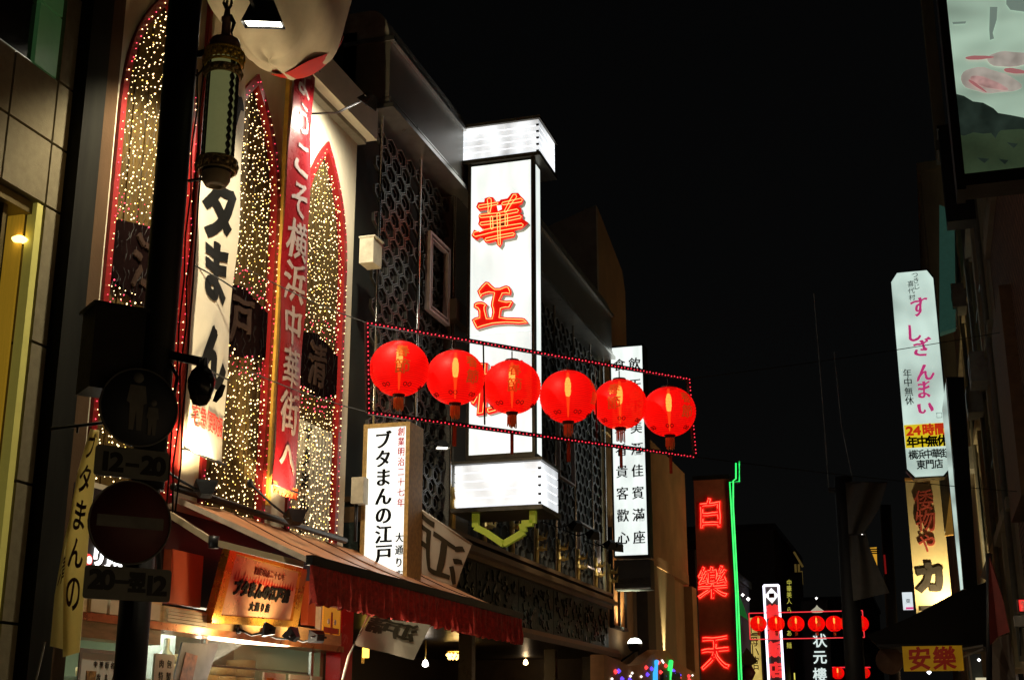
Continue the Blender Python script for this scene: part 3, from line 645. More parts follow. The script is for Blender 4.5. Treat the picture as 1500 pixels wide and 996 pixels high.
# ================================================================== restaurant with metal lattice
ks = thing('lattice_restaurant', 'dark restaurant building with hexagonal metal lattice facade and steel posts', 'building', (-6.3, 14, 0))
kw = M('dark_green_wall', (.03, .034, .028), .6, var=.4, scale=3)
KY0, KY1 = 13.98, 26.4
MB().box(-14, -6.42, KY0, KY1, 3.0, 10.2).build('wall', kw, ks)
MB().box(-14, -9.6, KY0, KY1, 0, 3.0).box(-9.6, -6.3, KY1 - .1, KY1 - .005, 0, 3).build('ground_floor_wall', M('brown_dark_wall', (.05, .03, .015), .6), ks)
MB().box(-9.6, -5.9, KY0, KY1, 2.9, 2.98).build('canopy_soffit', M('dark_soffit', (.03, .022, .016), .35, var=.3), ks)
lat = M('bronze_lattice_metal', (.11, .105, .09), .36, .75, var=.25, scale=8)
posts = [14.2 + 1.37 * i for i in range(9)] + [26.3]
HXW, HXH = .335, .33; pitch = .1957 * 2; rp = .285
def hexring(mb, y, z, w, h, x, dx, t):
    pts = [(y, z + h / 2), (y + w / 2, z + h * .22), (y + w / 2, z - h * .22), (y, z - h / 2), (y - w / 2, z - h * .22), (y - w / 2, z + h * .22)]
    for i in range(6):
        (a, b), (c_, d_) = pts[i], pts[(i + 1) % 6]
        ai, bi, ci, di = y + (a - y) * (1 - t), z + (b - z) * (1 - t), y + (c_ - y) * (1 - t), z + (d_ - z) * (1 - t)
        mb.add([(x, a, b), (x, c_, d_), (x, ci, di), (x, ai, bi), (x - dx, a, b), (x - dx, c_, d_), (x - dx, ci, di), (x - dx, ai, bi)], [(0, 3, 2, 1), (3, 7, 6, 2), (0, 1, 5, 4)])
for i in range(len(posts) - 1):
    a, b = posts[i], posts[i + 1]; mb = MB(); nc = round((b - a) / .343); pw = (b - a) / nc
    r_ = 0; z = 4.3
    while z < 9.05:
        off = (r_ % 2) * pw / 2; k = 0
        for c_ in range(nc + (0 if r_ % 2 == 0 else -1)):
            y = a + pw * (c_ + .5) + off
            hexring(mb, y, z, pw * .9, .25, FX, .04, .09)
            if b < 18: hexring(mb, y, z, pw * .55, .15, FX - .03, .03, .14)
        r_ += 1; z += .19
    mb.build('lattice_panel', lat, ks)
chrome = M('chrome_post', (.62, .62, .6), .22, 1, var=.1)
brass = M('brass_bracket', (.8, .58, .2), .35, .8)
for y in posts:
    MB().tube([(-6.13, y, 4.15), (-6.13, y, 9.08)], .022, 8).build('post', chrome, ks)
def bracket(y):
    m = MB(); x = -6.08; z = 4.42
    m.tube([(x, y, 4.16), (x, y, 4.75)], .03, 6)
    for dz in (.1, .28):
        for dy, dx_ in ((.14, .05), (-.14, .05), (0, .15)):
            m.tube([(x, y, z + dz - .1), (x + dx_ * .5, y + dy * .5, z + dz - .1), (x + dx_, y + dy, z + dz - .12), (x + dx_ * 1.2, y + dy * 1.1, z + dz - .0)], [.02, .045, .03, .004], 5)
    m.build('brass_bracket', brass, ks)
for y in posts[2:]: bracket(y)
# casement frame in the second bay, another lower on the far side
pf = M('pink_white_frame', (.4, .33, .31), .4)
def frameY(y0_, y1_, z0_, z1_, t=.035):
    f = MB()
    f.box(-6.16, -6.09, y0_, y1_, z1_ - t, z1_).box(-6.16, -6.09, y0_, y1_, z0_, z0_ + t).box(-6.16, -6.09, y0_, y0_ + t * 1.6, z0_ + t, z1_ - t).box(-6.16, -6.09, y1_ - t * 1.6, y1_, z0_ + t, z1_ - t)
    return f.build('casement_frame', pf, ks)
frameY(15.9, 16.72, 7.0, 8.14); frameY(15.98, 16.64, 7.07, 8.06, .015); frameY(22.6, 23.7, 5.9, 6.9, .03); frameY(24.0, 25.6, 4.5, 5.3, .03)
stn = M('speckled_stone', (.13, .12, .1), .5, var=.7, scale=60)
MB().box(-6.3, -6.1, 16.95, 17.6, 4.1, 9.1).build('stone_pilaster', stn, ks)
MB().box(-6.3, -6.02, 16.8, 17.3, 6.1, 6.5).box(-6.3, -6.0, 16.7, 17.5, 7.1, 7.4).build('stone_block', M('brown_stone', (.10, .075, .05), .6), ks)
# fascia, parapet, cornice, carved band
fas = M('grey_metal_fascia', (.22, .21, .18), .45, .3, var=.15, scale=2, bump=.05)
MB().box(-6.6, -5.95, KY0, KY1, 9.12, 10.0).build('fascia', fas, ks)
MB().box(-6.6, -5.9, KY0 - .02, KY1 + .02, 10.0, 10.06).box(-6.6, -5.88, KY0 - .02, KY1 + .02, 9.06, 9.12).box(-6.5, -5.93, KY0, KY1, 9.2, 9.22).build('fascia_trim', alu, ks)
conc = M('weathered_concrete', (.30, .29, .25), .85, var=.4, scale=5, bump=.3, bscale=12)
pp = []
for i in range(9):
    t = i / 8 * math.pi / 2; pp.append((-6.25 + .28 * math.cos(t), 10.06 + .42 * math.sin(t)))
for i in range(9):
    a = KY0 + (KY1 - KY0) * i / 9; b = KY0 + (KY1 - KY0) * (i + 1) / 9 - .015
    MB().prism([(x, a, z) for x, z in pp] + [(-6.6, a, 10.48), (-6.6, a, 10.06)], (0, b - a, 0)).build('parapet_block', conc, ks)
crn = M('bronze_cornice', (.15, .085, .04), .35, .6, var=.3, scale=10)
MB().box(-6.4, -6.0, KY0, KY1, 4.0, 4.04).box(-6.4, -5.94, KY0, KY1, 3.93, 4.0).box(-6.4, -6.02, KY0, KY1, 4.1, 4.16).box(-6.4, -6.06, KY0, KY1, 3.86, 3.93).build('cornice', crn, ks)
band = M('carved_green_stone', (.016, .022, .018), .5, spec=.15, var=.5, scale=9, bump=.7, bscale=16)
for i in range(6):
    a = KY0 + (KY1 - KY0) * i / 6; b = a + (KY1 - KY0) / 6 - .03
    pn = MB().box(-6.4, -6.14, a, b, 3.06, 3.86).build('carved_panel', band, ks)
    mb = MB(); rr = random.Random(i)
    for _ in range(60):
        y = rr.uniform(a + .1, b - .15); z = rr.uniform(3.14, 3.78); w = rr.uniform(.03, .12); h = rr.uniform(.02, .07)
        mb.obox((-6.13, y, z), (.012, 0, 0), Vector((0, math.cos(rr.random() * 3), math.sin(rr.random() * 3))) * w / 2, Vector((0, -.5, 1)) * h / 2)
    mb.build('carving', M('carved_relief', (.035, .04, .03), .3, .3), pn, 'stuff')
MB().box(-6.45, -5.95, KY0, KY1, 2.98, 3.06).build('lower_moulding', crn, ks)
# posts and glow below
for y in (18.4, 22.9, 25.6): MB().box(-6.5, -6.3, y, y + .16, 0, 2.9).build('door_post', M('dark_red_lacquer', (.02, .006, .005), .3), ks)
glowc = M('chandelier_crystal', (1, .8, .4), .3, em=(1, .62, .15), es=5, var=0)
for i, (x, y, z) in enumerate(((-7.3, 20.7, 2.66), (-6.9, 13.9 + .5, 2.5), (-8.3, 15.3, 2.55))):
    t = thing('chandelier', ['golden crystal chandelier under the restaurant canopy below the valance end', 'golden crystal chandelier glowing just right of the red post', 'small golden ceiling lamp deep in the restaurant porch, left part'][i], 'chandelier', (x, y, 2.9), 'chandeliers in the restaurant porch')
    MB().lathe([(.2, 0), (.2, .02), (.001, .03)], (x, y, z + .1), 16).build('ring', brass, t)
    mb = MB()
    for k in range(16):
        a = k / 16 * 2 * math.pi; mb.oct((x + .19 * math.cos(a), y + .19 * math.sin(a), z + .05), .035).oct((x + .17 * math.cos(a + .2), y + .17 * math.sin(a + .2), z), .028)
    mb.build('crystals', glowc, t); MB().tube([(x, y, z + .1), (x, y, 2.9)], .01).build('stem', brass, t)
    light('POINT', (x, y, z - .08), None, 7, (1, .6, .22), t, .1)
for i, (u, v) in enumerate(((770, 970), (623, 972))):
    p = PX(u, v, -7.6); t = thing('porch_lamp', ['warm starry wall lamp right of the chandelier, below the carved band', 'small white downlight below the tilted flag'][i], 'lamp', p)
    MB().lathe([(.001, -.05), (.045, -.03), (.05, 0), (.03, .05), (.001, .07)], p, 12).build('globe', M(['warm_globe', 'cool_globe'][i], em=[(1, .7, .3), (1, .97, .9)][i], es=10, var=0), t)
    MB().tube([p + Vector((0, 0, .05)), Vector((p.x, p.y, 2.95))], .01).build('stem', brass, t)
    light('POINT', p + Vector((0, 0, -.12)), None, 2, (1, .7, .4), t, .05)
p = PX(536, 950, -7.6); t = thing('wall_lamp', 'narrow amber wall lamp inside the porch beside the flag pole', 'lamp', p)
MB().box(p.x - .03, p.x + .03, p.y - .05, p.y + .05, p.z - .12, p.z + .12).build('shade', M('amber_shade', em=(1, .6, .08), es=3, var=0), t); MB().box(p.x - .05, p.x - .03, p.y - .03, p.y + .03, p.z - .2, p.z + .2).build('back_plate', brass, t)

# small spotlights along the lattice
for i, (u, v, Y) in enumerate(((648, 655, 15.2), (808, 755, 20.0), (843, 773, 21.6), (868, 785, 23.0), (893, 800, 24.5), (904, 803, 25.3))):
    p = PY(u, v, Y)
    fixture('facade_spotlight', p, p + (Vector((-.35, .25, -.5)) if i else Vector((.08, -.12, -.9))),
            ['black spotlight on the lattice beside the lit white sign', 'first small spotlight right of the big white sign base', 'second small spotlight right of the big white sign base', 'third small spotlight of the row on the lattice',
             'fourth small spotlight of the row, touching the tall white menu sign', 'last small spotlight of the row, in front of the tall white menu sign'][i], 'spotlight', .11 if i else .075, (-6.12, p.y - .1, p.z + .12), 45 if i else 60, (1, .9, .7), 80 if i else 130, group='spotlights along the lattice')

# ================================================================== big vertical restaurant sign
bs = thing('vertical_sign', 'giant white backlit sign with three red neon characters and louvred end boxes', 'sign', (-5.4, 16.8, 4.4))
x0, x1, yf, dp = -5.83, -4.90, 16.8, .42
MB().box(x0 + .01, x1 - .01, yf + .02, yf + dp, 5.12, 9.45).build('case', dark, bs)
for z_0, z_1 in ((5.15, 6.85), (6.86, 9.42)): MB().box(x0 + .012, x1 - .012, yf, yf + .02, z_0, z_1).build('front_panel', sign_w, bs)
MB().box(x1 - .01, x1 + .004, yf + .09, yf + dp - .02, 5.15, 9.42).build('side_panel', sign_w, bs)
MB().box(x0 - .03, x0 + .012, yf - .02, yf + dp, 5.05, 9.47).box(x1 - .012, x1 + .03, yf - .02, yf + .085, 5.05, 9.47).box(x0, x1 + .02, yf - .018, yf + dp, 5.08, 5.15).build('frame', M('bronze_sign_frame', (.06, .05, .035), .35, .6), bs)
for z_0, z_1 in ((9.53, 10.04), (4.44, 5.02)):
    MB().box(-5.97, -4.86, yf + .03, yf + .85, z_0, z_1).build('louvre_core', M('louvre_core_glow', (.8, .8, .8), em=(.9, .95, 1), es=.5, var=0), bs)
    n = 5; h = (z_1 - z_0) / n
    for i in range(n):
        z = z_0 + i * h; o_ = .02
        MB().box(-6.0 - o_, -4.82 + .02, yf, yf + .88, z + h * .1, z + h * .97).build('louvre', sign_w2, bs)
        MB().box(-4.835, -4.795, yf - .006, yf + .01, z + h * .02, z + h * .3).build('clip', black, bs)
fr_ = M('dark_bronze_plate', (.10, .09, .07), .35, .5)
for z_0, z_1 in ((10.04, 10.09), (9.46, 9.52), (5.03, 5.07), (4.37, 4.43)):
    MB().box(-6.06, -4.77, yf - .04, yf + .92, z_0, z_1).build('plate', fr_, bs)
MB().box(-5.6, -5.1, yf + .2, yf + .6, 10.09, 10.2).build('roof_cap', fr_, bs)
redbody = M('red_sign_letter', (.75, .012, .01), .35, em=(1, .01, .005), es=.55, var=0)
creamside = M('cream_letter_side', (.55, .52, .4), .5, var=0)
neon_y = M('orange_neon_tube', (1, .5, .2), .3, em=(1, .42, .12), es=2.2, var=0)
ZHENG = [(78,690),(104,656),(130,632),(150,636),(168,655),(188,671),(215,670),(238,660),(255,655),(275,662),(287,690),(282,715),(258,712),(236,712),(219,744),(255,748),(288,745),(298,756),(288,778),(275,797),(250,798),(227,802),(220,845),(260,849),(300,850),(350,852),(368,856),(390,886),(360,890),(330,893),(290,890),(250,889),(205,892),(170,896),(140,904),(110,912),(75,923),(62,905),(45,865),(62,852),(86,846),(84,815),(76,800),(56,790),(58,768),(70,758),(85,754),(105,753),(122,758),(139,771),(131,790),(132,806),(141,850),(164,850),(169,820),(167,800),(160,780),(163,755),(176,706),(150,706),(128,712),(112,718),(98,736),(86,712)]
HUA = [(43,352),(60,318),(95,332),(128,318),(100,305),(84,285),(90,262),(86,235),(92,222),(120,216),(150,214),(158,198),(120,196),(88,202),(72,180),(84,152),(122,150),(124,128),(150,119),(176,121),(186,148),(212,146),(222,135),(262,128),(288,96),(328,94),(342,112),(361,130),(352,158),(322,176),(344,184),(348,206),(330,220),(356,226),(352,250),(388,274),(366,296),(345,312),(302,322),(312,340),(304,362),(262,372),(232,377),(230,400),(215,425),(200,412),(194,386),(152,398),(126,394),(112,368),(98,364),(76,381),(52,366)]
def loopstroke(pts, w0, w1=None):          # closed outline of one brush stroke
    w1 = w0 if w1 is None else w1; P = [Vector(p) for p in pts]; n = len(P); L_, R_ = [], []
    for i, p in enumerate(P):
        d = (P[min(n - 1, i + 1)] - P[max(0, i - 1)]).normalized(); q = Vector((-d.y, d.x)) * (w0 + (w1 - w0) * i / (n - 1)); L_.append(p + q); R_.append(p - q)
    return L_ + [P[-1] + (P[-1] - P[-2]).normalized() * w1 * .8] + R_[::-1] + [P[0] - (P[1] - P[0]).normalized() * w0 * .8]
HUAN = [loopstroke([(92, 178), (140, 170), (200, 158)], 9, 7), loopstroke([(152, 134), (155, 180), (150, 214)], 12, 6), loopstroke([(234, 160), (285, 150), (345, 138)], 8, 11), loopstroke([(308, 112), (282, 150), (250, 208)], 13, 7),
        loopstroke([(100, 236), (200, 226), (322, 202)], 9, 10), loopstroke([(102, 282), (200, 270), (340, 240)], 9, 9), loopstroke([(64, 346), (180, 318), (350, 290)], 14, 11), loopstroke([(132, 378), (210, 360), (298, 344)], 9, 8),
        loopstroke([(208, 222), (210, 310), (213, 408)], 9, 6), loopstroke([(165, 240), (168, 310)], 7), loopstroke([(256, 226), (256, 292)], 7)]
def cpx(p, Y): return PY(680 + p[0] / 4.15, 260 + p[1] / 4.15, Y)
def inset(P, k):
    A_ = sum(a[0] * b[1] - b[0] * a[1] for a, b in zip(P, P[1:] + P[:1])); sg = 1 if A_ > 0 else -1; out = []
    for i in range(len(P)):
        a, p, b = Vector(P[i - 1]), Vector(P[i]), Vector(P[(i + 1) % len(P)]); d = ((p - a).normalized() + (b - p).normalized())
        if d.length < .1: d = b - p
        d.normalize(); out.append(p + Vector((-d.y, d.x)) * sg * k)
    return out
for outline_, neon in ((ZHENG, [inset(ZHENG, 11)]), (HUA, HUAN)):
    Yb = yf - .13
    front = [cpx(p, Yb) for p in outline_]
    body = MB().prism(front, (0, .03, 0)).build('character', redbody, bs)
    MB().prism([p + Vector((0, .0305, 0)) for p in front], (0, .10, 0)).build('letter_side', creamside, body)
    nm = MB()
    for P in neon: nm.tube([cpx(p, Yb - .02) for p in P], .0052, 5, True)
    nm.build('neon_outline', neon_y, body)
    if outline_ is HUA:
        for q in ([(172, 246), (196, 242), (198, 262), (174, 266)], [(220, 240), (246, 234), (246, 254), (220, 258)], [(174, 286), (198, 280), (198, 302), (176, 306)], [(222, 276), (246, 272), (248, 290), (222, 296)], [(198, 172), (226, 168), (228, 194), (205, 205)]):
            MB().prism([cpx(p, Yb - .004) for p in q], (0, .003, 0)).build('counter', M('letter_counter_shadow', (.12, .03, .02), .6) if q[0][0] != 198 or q[0][1] != 172 else sign_w, body)
for ch, (u, v), w, h in (('樓', (733, 572), .74, .72),):
    p = PY(u, v, yf)
    cobj = letters('character', [(ch, 0, 0, w, h)], redbody, bs, (p.x, yf - .10, p.z), XR, ZU, .04, bold=.028, brush=.55, mincho=.3)
    letters('letter_side', [(ch, 0, 0, w, h)], creamside, cobj, (p.x, yf - .02, p.z), XR, ZU, .078, bold=.026, brush=.55, mincho=.3)
    outline('neon_outline', [(ch, 0, 0, w, h)], neon_y, cobj, (p.x, yf - .155, p.z), Vector(XR), Vector(ZU), .0048, 0, brush=.55, mincho=.3)
yg = M('yellow_green_tray_glow', (.45, .5, .06), .5, em=(.6, .7, .05), es=.1, var=.1)  # tray brightness put in as faint glow; it is no lamp
pts = [PY(u, v, 16.95) for u, v in ((697, 752), (697, 772), (713, 780), (738, 797), (768, 779), (765, 767), (781, 766), (781, 748))]
mb = MB()
for a, b in zip(pts, pts[1:]): mb.bar(a, b, .085, .085)
mb.build('cable_tray', yg, bs)

# ================================================================== lantern strings
A = EYE + ray(540, 530) * (12.0 / (ray(540, 530).dot(Vector((-math.sin(YAW) * math.cos(PITCH), math.cos(YAW) * math.cos(PITCH), math.sin(PITCH))))))
dl = Vector((math.sin(R(38.5)), math.cos(R(38.5)), 0)); nl = Vector((dl.y, -dl.x, 0))
TL, TR, BL, BR = (PP(u, v, A, nl) for u, v in ((537, 473), (1008, 555), (539, 604), (1018, 669)))
lf = thing('lantern_frame', 'tilted black rail frame edged with tiny red lights holding six large red lanterns', 'lantern frame', BL)
bars = [(TL, TR), (BL, BR), (TL, BL), (TR, BR)]
for i, (a, b) in enumerate(bars):
    MB().bar(a, b, .035, .035).build('rail', M('black_red_rail', (.03, .008, .01), .35), lf)
dots = MB()
for a, b in bars:
    L = (b - a).length; n = int(L / .042)
    for i in range(n):
        p = a.lerp(b, i / n); dots.oct(p + nl * .022 + Vector((0, 0, -.01 + .006 * (i % 2))), .0085)
dots.build('red_rope_lights', M('red_rope_led', (.8, .05, .1), .5, em=(1, .035, .07), es=1.5, var=0, sample=False), lf, 'stuff')
for u0, v0, v1 in ((708, 505, 622), (872, 533, 645)):
    MB().bar(PP(u0, v0, A, nl), PP(u0 + 2, v1, A, nl), .012).build('hanger_rod', dark, lf)
shellm = M('lantern_silk', (.6, .006, .006), .5, em=(1, .004, .003), es=.62, var=.1, scale=8, spec=.25)
# silk that lets a little of the bulb through
t_ = shellm.node_tree; bsdf = t_.nodes['Principled BSDF']; tr_ = t_.nodes.new('ShaderNodeBsdfTransparent'); tr_.inputs[0].default_value = (1, .3, .12, 1)
mix = t_.nodes.new('ShaderNodeMixShader'); wv = t_.nodes.new('ShaderNodeTexWave'); wv.bands_direction = 'Z'; wv.inputs['Scale'].default_value = 19; wv.inputs['Distortion'].default_value = 1.2; wv.inputs['Detail'].default_value = 3
tcx = t_.nodes.new('ShaderNodeTexCoord'); t_.links.new(tcx.outputs['Object'], wv.inputs['Vector'])
mrx = t_.nodes.new('ShaderNodeMapRange'); mrx.inputs['To Min'].default_value = .19; mrx.inputs['To Max'].default_value = .32; t_.links.new(wv.outputs['Fac'], mrx.inputs[0]); t_.links.new(mrx.outputs[0], mix.inputs[0])
mry = t_.nodes.new('ShaderNodeMapRange'); mry.inputs['To Min'].default_value = .74; mry.inputs['To Max'].default_value = .6; t_.links.new(wv.outputs['Fac'], mry.inputs[0]); t_.links.new(mry.outputs[0], bsdf.inputs['Emission Strength'])
t_.links.new(bsdf.outputs[0], mix.inputs[1]); t_.links.new(tr_.outputs[0], mix.inputs[2]); t_.links.new(mix.outputs[0], t_.nodes['Material Output'].inputs[0])
tubem = M('lantern_tube', em=(1, .66, .25), es=10, var=0, sample=False)
inner = M('lantern_inner_lining', (.7, .03, .02), .6, em=(1, .01, .005), es=.35, var=0)
goldc = M('lantern_gold_print', (.5, .16, .02), .35, .5, em=(.8, .06, .01), es=.35, var=0)
RL, HL = .268, .25
def lantern(loc, label, group):
    t = thing('red_lantern', label, 'lantern', loc, group); L = Vector(loc)
    prof = []
    N = 44
    for i in range(N + 1):
        ph = -R(74) + R(148) * i / N; rr = 1 + .012 * math.cos(i / N * 2 * math.pi * 22)
        prof.append((RL * math.cos(ph) ** .92 * rr, HL * math.sin(ph)))
    MB().lathe(prof, L, 48).build('silk_shell', shellm, t)
    capm = M('lantern_cap', (.05, .008, .006), .4)
    MB().lathe([(.001, .262), (.065, .262), (.075, .238), (.001, .238)], L, 20).build('top_cap', capm, t)
    MB().lathe([(.001, -.262), (.05, -.262), (.06, -.24), (.001, -.24)], L, 20).build('bottom_ring', capm, t)
    MB().lathe([(.001, .0), (.022, .01), (.03, .06), (.03, .13), (.018, .18), (.001, .19)], L, 12).build('bulb', tubem, t)
    MB().lathe([(.001, -.2), (.006, -.19), (.014, -.05), (.02, -.002)], L, 10).lathe([(.016, .19), (.012, .235)], L, 10).build('light_streak', M('lantern_streak_glow', em=(1, .3, .06), es=2.2, var=0, sample=False), t)  # dim glowing stem shaped as the bulb's light streak through the silk
    fr2 = MB(); rd = random.Random(5)
    for k in range(26):
        a = k / 26 * 2 * math.pi; r0 = .04 * (1 if k % 2 else .6)
        fr2.tube([L + Vector((r0 * math.cos(a), r0 * math.sin(a), -.27)), L + Vector((r0 * 1.05 * math.cos(a) , r0 * 1.05 * math.sin(a), -.35 - rd.random() * .04))], .005, 4)
    fr2.build('tassel', M('tassel_thread', (.9, .42, .14), .8), t)
    MB().tube([L + Vector((0, 0, .27)), L + Vector((0, 0, .34))], .006, 6).build('hook', dark, t)
    def ws(a0):
        def w(x, y, z):
            ph = math.asin(max(-.95, min(.95, y / HL))); th = a0 + x / RL; rr = RL * math.cos(ph) ** .92 + .004
            return L + Vector((rr * math.cos(th), rr * math.sin(th), HL * math.sin(ph)))
        return w
    for a0 in (R(-62), R(118)):
        letters('lettering', [('春', 0, .1, .13, .12), ('節', 0, -.045, .14, .13)], goldc, t, (0, 0, 0), depth=.001, warp=ws(a0), brush=.3, bold=.002)
    mot = MB()
    for k in range(6):
        a0 = R(-62) + k * math.pi / 3 + .3; w = ws(a0)
        for dx in (-.03, .03):
            mot.tube([w(dx + .022 * math.cos(q), -.185 + .014 * math.sin(q), 0) for q in [j * math.pi / 4 for j in range(8)]], .0035, 4, True)
    mot.build('leaf_motif', M('dark_red_print', (.08, .004, .004), .5, var=0), t)
    return t
GL = 'six large red lanterns in the near frame'
LC = [(585, 540, 84), (667, 553, 83), (750, 567, 82), (832, 581, 80), (908, 592, 76), (980, 603, 75)]
names = ['leftmost of the six big red paper lanterns, closest to the arched facade', 'second big red lantern from the left in the near frame', 'third big red lantern, directly in front of the giant white sign',
         'fourth big red lantern, at the right edge of the giant white sign', 'fifth big red lantern, overlapping the tall white menu sign', 'rightmost of the six big red lanterns, hanging in front of the dark sky']
proto = None; nl_off = nl * 0
for i, (u, v, dpx) in enumerate(LC):
    p = PP(u, v, A, nl)
    dist = (p - EYE).length; want = dpx * dist * 1.03 / FPX / (2 * RL)
    if i == 0: proto = lantern(tuple(p), names[0], GL); proto.scale = (want,) * 3
    else:
        o = dup(proto, p, names[i], want); o.rotation_euler.z = [0, .5, -.1, 1.0, -.5, .45][i]
    # hanging wire up to the rail and the long lower ribbon
    top = TL.lerp(TR, ((p - TL).dot(dl)) / ((TR - TL).dot(dl)))
    MB().tube([p + Vector((0, 0, .32)), top], .004, 4).build('hanger_wire', wire, lf)
    if i in (1, 2, 3, 4, 5):
        rb_ = MB().bar(p + Vector((0, 0, -.44)), p + Vector((0, 0, -.66)), .03 if i in (1, 3) else .016, .03, up=(1, 0, 0)); rb_.build('ribbon', M('orange_ribbon', (.35, .06, .015), .7), lf)
cbl = thing('support_cable', 'thin black cables stretching from the near lantern frame to the buildings', 'cable', BL)
def sag(a, b, s, n=10): a, b = Vector(a), Vector(b); return [a.lerp(b, i / n) - Vector((0, 0, s * 4 * (i / n) * (1 - i / n))) for i in range(n + 1)]
for a, b in ((TL, (-6.1, 10.9, 5.9)), (BL, (-6.1, 10.9, 4.9)), (TR, (1.5, 20, 7.2)), (BR, (1.5, 20, 4.8))): MB().tube(sag(a, b, .03), .005, 4).build('cable', wire, cbl)

# far lantern frame across the street
Yf = 44.0; lf2 = thing('lantern_frame', 'distant upright red lit frame with a row of small lanterns across the street', 'lantern frame', (-3.8, Yf, 4.3))
xa, xb, za, zb_ = -5.56, -1.98, 4.30, 5.13
fr3 = MB(); rl = M('far_red_neon', em=(1, .03, .05), es=.9, var=0, sample=False)
for a, b in (((xa, Yf, za), (xb, Yf, za)), ((xa, Yf, zb_), (xb, Yf, zb_)), ((xa, Yf, za), (xa, Yf, zb_)), ((xb, Yf, za), (xb, Yf, zb_))):
    MB().bar(a, b, .03).build('rail', rl, lf2)
for i, u in enumerate((1111, 1137, 1166, 1196, 1222, 1250, 1260)):
    p = PY(u, 913, Yf); 
    if i == 5: p = PY(1243, 913, Yf)
    lab = ['leftmost small lantern of the distant frame', 'second small lantern of the distant frame, in front of the neon framed sign', 'third small lantern of the distant frame', 'fourth small lantern of the distant frame, above the white vertical characters', 'fifth small lantern of the distant frame, left of the dark pole', 'sixth small lantern of the distant frame, behind the dark pole', 'last small lantern of the distant frame, right of the dark pole'][i]
    o = dup(proto, p, lab, 26 * 44 / FPX / (2 * RL) * .9); o['group'] = 'small lanterns in the distant frame'; o.rotation_euler.z = i
Yg = 72.0
for i, (u, v, s) in enumerate(((1227, 985, 18), (1254, 985, 16), (1266, 985, 16))):
    o = dup(proto, PY(u, v, Yg), ['lowest distant lantern left of the dark pole', 'distant lantern at the bottom just right of the dark pole', 'outermost lowest distant lantern right of the dark pole'][i], s * Yg / FPX / (2 * RL)); o['group'] = 'lanterns at the bottom beyond the distant frame'
lf3 = thing('lantern_frame', 'small red neon bars above the lowest distant lanterns', 'lantern frame', (-3, Yg, 3))
for (u0, v0, u1, v1) in ((1219, 977, 1238, 977), (1247, 977, 1275, 977)): MB().bar(PY(u0, v0, Yg), PY(u1, v1, Yg), .06).build('rail', rl, lf3)

# ================================================================== tall menu sign
s2 = lit_box('lit_sign', 'tall narrow white backlit sign with two columns of small black characters', -6.02, -5.34, 26.6, .4, PY(922, 813, 26.6).z, PY(920, 508, 26.6).z, dark, .035)
zb2 = PY(922, 818, 26.6).z; zb3 = PY(922, 863, 26.6).z
s2w = M('dark_red_ink', (.03, .008, .01), .5, var=0)
ya = PY(930, 533, 26.6); yb_ = PY(934, 787, 26.6)
chars('right_column', [(c, -5.51, ya.z + (yb_.z - ya.z) * i / 8, .25, .27) for i, c in enumerate('飲天下美酒佳賓滿座')], s2w, s2, (0, 26.6, 0), XR, ZU, .006, bold=.003, mincho=.6, brush=.2)
chars('left_column', [(c, -5.84, ya.z + (yb_.z - ya.z) * i / 8, .25, .27) for i, c in enumerate('食人間珍肴貴客歡心')], s2w, s2, (0, 26.6, 0), XR, ZU, .006, bold=.003, mincho=.6, brush=.2)
bx = MB().box(-6.05, -5.3, 26.6, 27.0, zb3, zb2 - .02).build('lower_box', M('dark_brown_box', (.045, .03, .02), .5), s2)
ft = MB()
for i in range(4):
    x = -5.97 + i * .16
    for r_ in (.055, .03): ft.tube([(x + .06 + r_ * a, 26.59, zb3 + .17 + r_ * b) for a, b in ((-1, -1), (1, -1), (1, 1), (-1, 1))], .006, 4, True)
ft.build('fretwork', M('fret_paint', (.12, .09, .06), .5), bx)
MB().box(-6.05, -5.3, 26.58, 26.6, zb3, zb3 + .03).build('bottom_lip', alu, bx)

# ================================================================== buildings beyond on the left
bd_ = M('brown_plaster', (.42, .25, .13), .8, var=.22, scale=1.2, bump=.2)
bg1 = thing('gabled_building', 'brown building with cut-off gable rising behind the far end of the restaurant roof', 'building', (-6.3, 26.5, 0))
zz = 12.63
MB().prism([(-11, 26.45, 3.0), (-11, 26.45, 11.0), (-6.25, 26.45, zz), (-6.25, 26.45, 3.0)], (0, .15, 0)).build('end_wall', M('dark_end_wall', (.4, .33, .26), .8, var=.2, scale=3), bg1)
MB().prism([(-6.25, 26.61, 0), (-6.25, 26.61, zz), (-6.25, 29.0, 11.95), (-6.25, 29.3, 11.5), (-6.25, 29.3, 0)], (-.3, 0, 0)).build('street_wall', bd_, bg1)
for z in (9.4, 7.6): MB().box(-6.25, -6.2, 26.6, 29.3, z, z + .08).build('string_course', bd_, bg1)
bg2 = thing('brown_building', 'brown plaster building with capped pilaster lit by one uplight, left of the red neon board', 'building', (-6.3, 29.4, 0))
MB().box(-12, -6.2, 29.4, 36.4, 0, 8.4).build('wall', bd_, bg2)
for (y0_, y1_) in ((30.2, 35.6),):
    MB().box(-6.2, -6.05, y0_, y1_, 5.25, 5.5).build('ledge', bd_, bg2)
pl_ = M('tan_pilaster', (.28, .21, .12), .7, var=.15, streak=3)
MB().box(-6.2, -6.08, 30.5, 33.6, 2.9, 5.25).build('panel', pl_, bg2); MB().box(-6.2, -5.98, 35.6, 36.3, 0, 5.2).build('pilaster', bd_, bg2)
MB().box(-6.2, -5.95, 29.45, 30.3, 0, 5.0).build('pilaster', M('dark_pilaster', (.07, .05, .035), .7), bg2)
